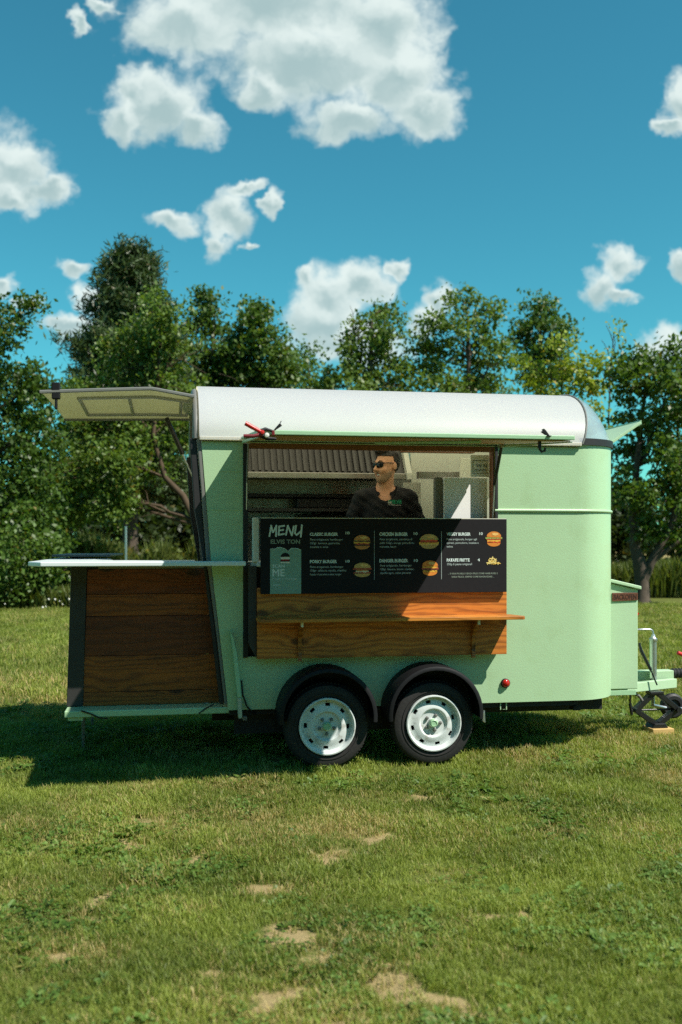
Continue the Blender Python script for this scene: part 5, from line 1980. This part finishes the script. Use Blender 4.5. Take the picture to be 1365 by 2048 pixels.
def scissor_jack():
    org = (2.73, 0.66, 0.0)
    t = thing('scissor_jack', 'black scissor jack propped under the drawbar on a timber block', 'jack', org)
    y0, y1 = 0.60, 0.66
    top, bot, L, Rr = (2.715, 0.325), (2.73, 0.075), (2.545, 0.190), (2.905, 0.190)
    def arm(a, b, v0, v1, w=0.020, m='black_metal'):
        p, q = Vector(a), Vector(b)
        s = Vector((-(q - p).y, (q - p).x)).normalized() * w
        mb = MB(); mb.prism([tuple(p - s), tuple(q - s), tuple(q + s), tuple(p + s)], v0, v1)
        part('arm', mb, m, t, bevel=0.003)
    arm((top[0] - 0.02, top[1]), L, y0, y1)
    arm((top[0] + 0.02, top[1]), Rr, y0 - 0.012, y1 - 0.012)
    arm(L, (bot[0] - 0.015, bot[1]), y0 + 0.003, y1 - 0.015)
    arm(Rr, (bot[0] + 0.02, bot[1]), y0, y1)
    mb = MB(); mb.box(2.655, 2.775, 0.585, 0.675, 0.318, 0.342)
    part('saddle', mb, 'black_metal', t, bevel=0.004)
    mb = MB(); mb.prism([(2.66, 0.05), (2.80, 0.05), (2.775, 0.085), (2.685, 0.085)], 0.56, 0.70)
    part('base', mb, 'black_metal', t, bevel=0.004)
    mb = MB(); mb.tube([(2.50, 0.63, 0.188), (2.94, 0.63, 0.190)], 0.0075, 8)
    part('screw', mb, 'black_metal', t, smooth=50)
    for u, z in (L, Rr):
        mb = MB(); mb.tube([(u, 0.575, z), (u, 0.68, z)], 0.022, 12)
        part('pivot', mb, 'black_metal', t, smooth=50)
    mb = MB(); mb.box(2.93, 2.975, 0.615, 0.645, 0.178, 0.202)
    part('screw_end', mb, 'steel', t, bevel=0.004)
    mb = MB(); mb.tube([(2.50, 0.60, 0.19), (2.485, 0.60, 0.26), (2.478, 0.58, 0.335)], 0.008, 8)
    mb.tube([(2.485, 0.60, 0.25), (2.50, 0.60, 0.16)], 0.013, 8)
    part('crank_bar', mb, 'black_metal', t, smooth=50)
    b = thing('timber_block', 'pale timber offcut lying on the grass under the scissor jack', 'block', (2.75, 0.6, 0))
    mb = MB(); mb.box(2.65, 2.835, 0.53, 0.72, 0.0, 0.048)
    part('board', mb, 'yellow_wood', b, bevel=0.004)


scissor_jack()

# ------------------------------------------------------------------ the man in the hatch
def surface_net(f, lo, hi, h):
    ax = [np.arange(a, b + h, h) for a, b in zip(lo, hi)]
    shp = tuple(len(a) for a in ax)
    D = np.empty(shp, np.float32)
    for i in range(0, shp[0], 16):
        X, Y, Z = np.meshgrid(ax[0][i:i + 16], ax[1], ax[2], indexing='ij')
        D[i:i + 16] = f(np.stack([X, Y, Z], -1).reshape(-1, 3)).reshape(X.shape)
    s = D < 0
    cn = np.zeros(tuple(n - 1 for n in shp), np.int8)
    corner = [(i, j, k) for i in (0, 1) for j in (0, 1) for k in (0, 1)]
    sl = lambda c: tuple(slice(o, n - 1 + o) for o, n in zip(c, shp))
    for c in corner:
        cn += s[sl(c)]
    mask = (cn > 0) & (cn < 8)
    idx = np.full(mask.shape, -1, np.int64)
    cells = np.argwhere(mask)
    idx[mask] = np.arange(len(cells))
    acc, cnt = np.zeros((len(cells), 3)), np.zeros(len(cells))
    for a in corner:
        for d in range(3):
            if a[d]:
                continue
            b = list(a); b[d] = 1
            da, db = D[sl(a)][mask], D[sl(tuple(b))][mask]
            m = (da < 0) != (db < 0)
            t = np.where(m, da / np.where(m, da - db, 1), 0)
            p = np.tile(np.array(a, float), (len(cells), 1))
            p[:, d] += t
            acc[m] += p[m]; cnt[m] += 1
    V = (cells + acc / cnt[:, None]) * h + np.array([a[0] for a in ax])
    F = []
    for d in range(3):
        e, g = [(1, 2), (2, 0), (0, 1)][d]
        A = [slice(None)] * 3; B = [slice(None)] * 3
        A[d], B[d] = slice(0, -1), slice(1, None)
        ch = s[tuple(A)] != s[tuple(B)]
        q = np.argwhere(ch)
        q = q[(q[:, e] > 0) & (q[:, g] > 0) & (q[:, e] < shp[e] - 1) & (q[:, g] < shp[g] - 1)]
        neg = s[tuple(q.T)]
        def ci(de, dg):
            c = q.copy(); c[:, e] -= de; c[:, g] -= dg
            return idx[tuple(c.T)]
        quad = np.stack([ci(0, 0), ci(1, 0), ci(1, 1), ci(0, 1)], -1)
        quad[~neg] = quad[~neg][:, ::-1]
        F.append(quad)
    return V, np.concatenate(F)


def ell(P, c, r):
    q = P - np.array(c)
    r = np.array(r)
    k0 = np.linalg.norm(q / r, axis=1)
    k1 = np.linalg.norm(q / (r * r), axis=1)
    return k0 * (k0 - 1) / np.maximum(k1, 1e-6)


def cap(P, a, b, ra, rb):
    a, b = np.array(a, float), np.array(b, float)
    ba = b - a
    t = np.clip(((P - a) @ ba) / (ba @ ba), 0, 1)
    return np.linalg.norm(P - a - t[:, None] * ba, axis=1) - (ra + (rb - ra) * t)


def smin(a, b, k):
    h = np.clip(0.5 + 0.5 * (b - a) / k, 0, 1)
    return b + (a - b) * h - k * h * (1 - h)


def rotz(P, a, c=(0, 0, 0)):
    c = np.array(c)
    q = P - c
    s, k = math.sin(a), math.cos(a)
    return np.stack([q[:, 0] * k - q[:, 1] * s, q[:, 0] * s + q[:, 1] * k, q[:, 2]], -1) + c


def person():
    root = (0.435, 0.53, 0.42)
    t = thing('person', 'smiling man in black polo shirt and sunglasses standing in the serving opening', 'person', root)
    BODY, HEAD = R(-14), R(-60)
    HC = np.array([0.005, -0.02, 1.728])
    tb = lambda P: rotz(P, -BODY)
    def th(P):
        q = rotz(P, -HEAD, HC) - HC
        a = R(-4)                               # chin lifted a touch
        y = q[:, 1] * math.cos(a) - q[:, 2] * math.sin(a)
        z = q[:, 1] * math.sin(a) + q[:, 2] * math.cos(a)
        return np.stack([q[:, 0], y, z], -1)
    SH_L, SH_R = (0.178, 0.0, 1.475), (-0.178, 0.0, 1.475)
    EL_L, EL_R = (0.285, 0.03, 1.20), (-0.285, -0.015, 1.225)
    WR_L, WR_R = (0.25, -0.20, 1.05), (-0.19, -0.22, 1.06)
    def skull(q):
        d = ell(q, (0, 0.018, 0.030), (0.076, 0.096, 0.104))
        d = smin(d, ell(q, (0, -0.028, -0.035), (0.065, 0.068, 0.082)), 0.03)
        d = smin(d, ell(q, (0, -0.058, -0.098), (0.036, 0.036, 0.032)), 0.03)
        return d
    def head(P):
        q = th(P)
        d = skull(q)
        d = smin(d, cap(q, (-0.034, -0.078, 0.030), (0.034, -0.078, 0.030), 0.013, 0.013), 0.02)
        for x in (-1, 1):
            d = smin(d, ell(q, (x * 0.036, -0.070, -0.030), (0.026, 0.026, 0.024)), 0.02)
            d = np.maximum(d, -ell(q, (x * 0.031, -0.100, 0.010), (0.017, 0.013, 0.011)))
            d = smin(d, ell(q, (x * 0.080, 0.014, -0.004), (0.010, 0.021, 0.033)), 0.008)
        d = smin(d, cap(q, (0, -0.092, 0.016), (0, -0.118, -0.024), 0.008, 0.0135), 0.014)
        for x in (-1, 1):
            d = smin(d, ell(q, (x * 0.013, -0.106, -0.028), (0.010, 0.011, 0.008)), 0.008)
        d = smin(d, cap(q, (-0.024, -0.086, -0.052), (0.024, -0.086, -0.052), 0.007, 0.007), 0.008)
        d = smin(d, cap(q, (-0.019, -0.086, -0.076), (0.019, -0.086, -0.076), 0.008, 0.008), 0.008)
        d = np.maximum(d, -ell(q, (0, -0.096, -0.064), (0.032, 0.014, 0.010)))
        return d
    def torso(q):
        d = ell(q, (0, 0.0, 1.33), (0.178, 0.118, 0.20))
        d = smin(d, ell(q, (0, -0.005, 1.10), (0.165, 0.120, 0.20)), 0.08)
        d = smin(d, ell(q, (0, 0.01, 0.93), (0.165, 0.115, 0.13)), 0.06)
        d = smin(d, cap(q, (-0.165, 0.005, 1.468), (0.165, 0.005, 1.468), 0.058, 0.058), 0.06)
        d = smin(d, cap(q, (0.07, 0.015, 1.515), (0.16, 0.005, 1.485), 0.045, 0.04), 0.05)
        d = smin(d, cap(q, (-0.07, 0.015, 1.515), (-0.16, 0.005, 1.485), 0.045, 0.04), 0.05)
        return d
    def hand(q, w, side):
        w = np.array(w)
        d = cap(q, w, w + (0, -0.075, -0.01), 0.030, 0.036)
        for i, (x, L) in enumerate(((-0.030, 0.062), (-0.010, 0.074), (0.010, 0.070), (0.029, 0.054))):
            a = w + (x, -0.095, -0.012)
            b = a + (x * 0.15, -L * 0.55, 0.0)
            d = smin(d, cap(q, a, b, 0.0095, 0.009), 0.006)
            d = smin(d, cap(q, b, b + (0, -L * 0.35, -L * 0.3), 0.009, 0.008), 0.005)
        a = w + (-side * 0.030, -0.03, -0.004)
        b = a + (-side * 0.035, -0.035, -0.005)
        d = smin(d, cap(q, a, b, 0.013, 0.011), 0.01)
        return smin(d, cap(q, b, b + (-side * 0.004, -0.03, -0.01), 0.011, 0.009), 0.005)
    def limbs(q):
        d = cap(q, SH_L, EL_L, 0.050, 0.041)
        d = np.minimum(d, cap(q, SH_R, EL_R, 0.050, 0.041))
        d = np.minimum(d, smin(cap(q, EL_L, WR_L, 0.041, 0.027), hand(q, WR_L, 1), 0.02))
        d = np.minimum(d, smin(cap(q, EL_R, WR_R, 0.041, 0.027), hand(q, WR_R, -1), 0.02))
        for x in (-1, 1):
            d = np.minimum(d, cap(q, (x * 0.09, 0.01, 0.90), (x * 0.10, -0.005, 0.48), 0.085, 0.055))
            d = smin(d, cap(q, (x * 0.10, -0.005, 0.48), (x * 0.10, 0.02, 0.08), 0.055, 0.038), 0.02)
            d = smin(d, cap(q, (x * 0.10, 0.03, 0.04), (x * 0.115, -0.15, 0.035), 0.04, 0.034), 0.03)
        return d
    def body(P):
        q = tb(P)
        d = smin(torso(q), limbs(q), 0.03)
        neck = cap(P, (0.0, 0.02, 1.46), (0.004, 0.0, 1.66), 0.072, 0.063)
        d = smin(d, neck, 0.03)
        return smin(d, head(P), 0.018)
    def mesh(name, f, lo, hi, h, m):
        V, F = surface_net(f, lo, hi, h)
        me = bpy.data.meshes.new(name)
        me.from_pydata(V.tolist(), [], F.tolist())
        me.polygons.foreach_set('use_smooth', [True] * len(F))
        me.materials.append(MT[m])
        me.update()
        o = bpy.data.objects.new(name, me); COL.objects.link(o); o.parent = t
        return o
    mesh('body', body, (-0.40, -0.45, 0.0), (0.40, 0.22, 1.90), 0.0075, 'skin')
    def cut_above(q, n, c):                        # keeps the side the normal points away from
        return (q - np.array(c)) @ np.array(n)
    def shirt(P):
        q = tb(P)
        wr = 0.004 * np.sin(q[:, 2] * 46 + q[:, 0] * 21) * np.sin(q[:, 0] * 38 - q[:, 2] * 17) + 0.003 * np.sin(q[:, 2] * 90 + q[:, 0] * 60)
        tr = torso(q) - 0.014
        tr = np.maximum(tr, 0.90 - q[:, 2])
        d = tr
        for s, e, f in ((SH_L, EL_L, 0.86), (SH_R, EL_R, 0.66)):
            s, e = np.array(s), np.array(e)
            w = s + (e - s) * f
            n = (e - s) / np.linalg.norm(e - s)
            sl = np.maximum(cap(q, s, e, 0.070, 0.066), (q - w) @ n)
            d = smin(d, sl, 0.035)
        d = d + wr
        return np.maximum(d, -cap(P, (0.0, -0.045, 1.49), (0.0, -0.02, 1.66), 0.070, 0.092))
    mesh('shirt', shirt, (-0.40, -0.20, 0.88), (0.40, 0.20, 1.60), 0.0065, 'shirt')
    # polo collar
    rows = []
    for i in range(29):
        a = R(-62 + 304 * i / 28)                  # open at the throat
        c, s = math.cos(a), math.sin(a)
        r = []
        for k, (rad, z) in enumerate(((0.078, 1.525), (0.077, 1.568), (0.083, 1.573), (0.106, 1.530), (0.112, 1.508))):
            front = max(0, -s)
            r.append((rad * c * 1.05, rad * s * 0.95 - 0.005, z - 0.055 * front - (0.02 * front if k > 2 else 0)))
        rows.append(r)
    mb = MB(); mb.grid(rows)
    me = mb.mesh('collar', [MT['shirt']], (0, 0, 0), 60)
    me.transform(Matrix.Rotation(BODY, 4, 'Z'))
    o = bpy.data.objects.new('collar', me); COL.objects.link(o); o.parent = t
    def trousers(P):
        q = tb(P)
        d = ell(q, (0, 0.01, 0.92), (0.172, 0.124, 0.14))
        for x in (-1, 1):
            d = smin(d, cap(q, (x * 0.09, 0.01, 0.90), (x * 0.10, -0.005, 0.48), 0.097, 0.07), 0.03)
            d = smin(d, cap(q, (x * 0.10, -0.005, 0.48), (x * 0.10, 0.02, 0.10), 0.07, 0.055), 0.02)
        return np.maximum(d, q[:, 2] - 0.98)
    mesh('trousers', trousers, (-0.30, -0.22, 0.03), (0.30, 0.22, 1.0), 0.012, 'jeans')
    def hair(P):
        q = th(P)
        d = ell(q, (0, 0.020, 0.036), (0.083, 0.101, 0.106)) + 0.003 * np.sin(q[:, 0] * 190) * np.sin(q[:, 1] * 160 + q[:, 2] * 90)
        d = smin(d, ell(q, (0, -0.045, 0.118), (0.058, 0.050, 0.026)), 0.02)
        line = np.minimum(0.052 - q[:, 2] + 0.10 * np.abs(q[:, 0]) * 3 * 0, 10)
        frontal = np.maximum(-(q[:, 1] + 0.018), line)          # positive where no hair grows
        face = np.minimum(-(q[:, 1] - 0.004), 0.068 - q[:, 2])  # in front of the ears, under the hairline
        nape = -0.055 - q[:, 2]
        side = np.minimum(-(q[:, 1] - 0.012), 0.075 - q[:, 2] - 0.12 * (q[:, 1] + 0.03))
        return np.maximum(np.maximum(d, side), nape)
    mesh('hair', hair, (-0.16, -0.18, 1.60), (0.17, 0.15, 1.90), 0.0045, 'hair')
    def beard(P):
        q = th(P)
        d = skull(q) - 0.0035
        for x in (-1, 1):
            d = np.maximum(d, -ell(q, (x * 0.050, -0.075, -0.022), (0.030, 0.05, 0.034)))
        d = np.maximum(d, q[:, 2] + 0.040)
        d = np.maximum(d, q[:, 1] + 0.0)
        return np.maximum(d, -ell(q, (0, -0.10, -0.064), (0.035, 0.035, 0.0145)))
    mesh('beard', beard, (-0.16, -0.20, 1.56), (0.16, 0.12, 1.74), 0.0042, 'stubble')
    # smile, lips, sunglasses: built in head axes, then turned with the head
    def hpart(name, mb, m, smooth=50):
        me = mb.mesh(name, [MT[m]], (0, 0, 0), smooth)
        me.transform(Matrix.Translation(Vector(HC)) @ Matrix.Rotation(HEAD, 4, 'Z') @ Matrix.Rotation(R(-4), 4, 'X').inverted())
        o = bpy.data.objects.new(name, me); COL.objects.link(o); o.parent = t
    mb = MB()
    mb.grid([[(x, -0.0925 + 14 * x * x, z + 9 * x * x) for x in (-0.030, -0.02, -0.01, 0, 0.01, 0.02, 0.030)] for z in (-0.073, -0.056)])
    hpart('teeth', mb, 'teeth')
    for z, r in ((-0.0555, 0.0034), (-0.0735, 0.0042)):
        mb = MB(); mb.tube([(x, -0.0945 + 14 * x * x, z + (9 if z < -0.06 else 5) * x * x) for x in (-0.026, -0.017, -0.008, 0, 0.008, 0.017, 0.026)], [0.002, r, r, r, r, r, 0.002], 8)
        hpart('lip', mb, 'lips')
    mb = MB()
    for x in (-1, 1):
        ring = []
        for rr, dy in ((0.0, -0.1135), (0.7, -0.112), (1.0, -0.108), (1.0, -0.103)):
            ring.append([(x * 0.0325 + 0.028 * rr * math.copysign(abs(math.cos(g)) ** 0.7, math.cos(g)), dy + 6 * (x * 0.0325 + 0.028 * rr * math.cos(g)) ** 2, 0.010 + 0.020 * rr * math.copysign(abs(math.sin(g)) ** 0.75, math.sin(g))) for g in (2 * math.pi * k / 20 for k in range(20))])
        mb.grid(ring, 0, True)
        mb.tube([(x * 0.060, -0.088, 0.022), (x * 0.077, -0.05, 0.022), (x * 0.083, 0.008, 0.020), (x * 0.083, 0.022, 0.008)], 0.0036, 6)
    mb.tube([(-0.010, -0.112, 0.017), (0, -0.115, 0.020), (0.010, -0.112, 0.017)], 0.003, 6)
    mb.tube([(-0.060, -0.086, 0.026), (-0.035, -0.106, 0.030), (0, -0.112, 0.026), (0.035, -0.106, 0.030), (0.060, -0.086, 0.026)], 0.0034, 6)
    hpart('sunglasses', mb, 'glasses')
    mb = MB()
    for x in (-1, 1):
        mb.tube([(x * 0.016, -0.097, 0.036), (x * 0.034, -0.095, 0.042), (x * 0.052, -0.080, 0.038)], [0.003, 0.0042, 0.0025], 6)
    hpart('eyebrows', mb, 'hair')
    # chest badge: little burger and green lettering
    def bpart(name, me):
        me.transform(Matrix.Rotation(BODY, 4, 'Z'))
        o = bpy.data.objects.new(name, me); COL.objects.link(o); o.parent = t
    y = -0.137
    mb = MB()
    mb.add([(0.040 + 0.014 * math.cos(R(a)), y - 0.001, 1.452 + 0.012 * math.sin(R(a))) for a in range(0, 181, 20)], [tuple(range(10))], 0)
    mb.add([(0.026, y - 0.001, 1.436), (0.054, y - 0.001, 1.436), (0.054, y - 0.001, 1.450), (0.026, y - 0.001, 1.450)], [(0, 1, 2, 3)], 1)
    mb.add([(0.026, y - 0.0015, 1.440), (0.054, y - 0.0015, 1.440), (0.054, y - 0.0015, 1.4425), (0.026, y - 0.0015, 1.4425)], [(0, 1, 2, 3)], 0)
    mb.add([(0.026, y - 0.001, 1.425), (0.125, y + 0.010, 1.421), (0.125, y + 0.010, 1.425), (0.026, y - 0.001, 1.429)], [(0, 1, 2, 3)], 1)
    bpart('badge', mb.mesh('badge', [MT['logo_green'], MT['logo_white']]))
    me = text_mesh('ELVIS', 0.058, 0.130, 1.434, 0.030, y + 0.001, 'logo_green', 0.06)
    bpart('badge_lettering', me)


person()
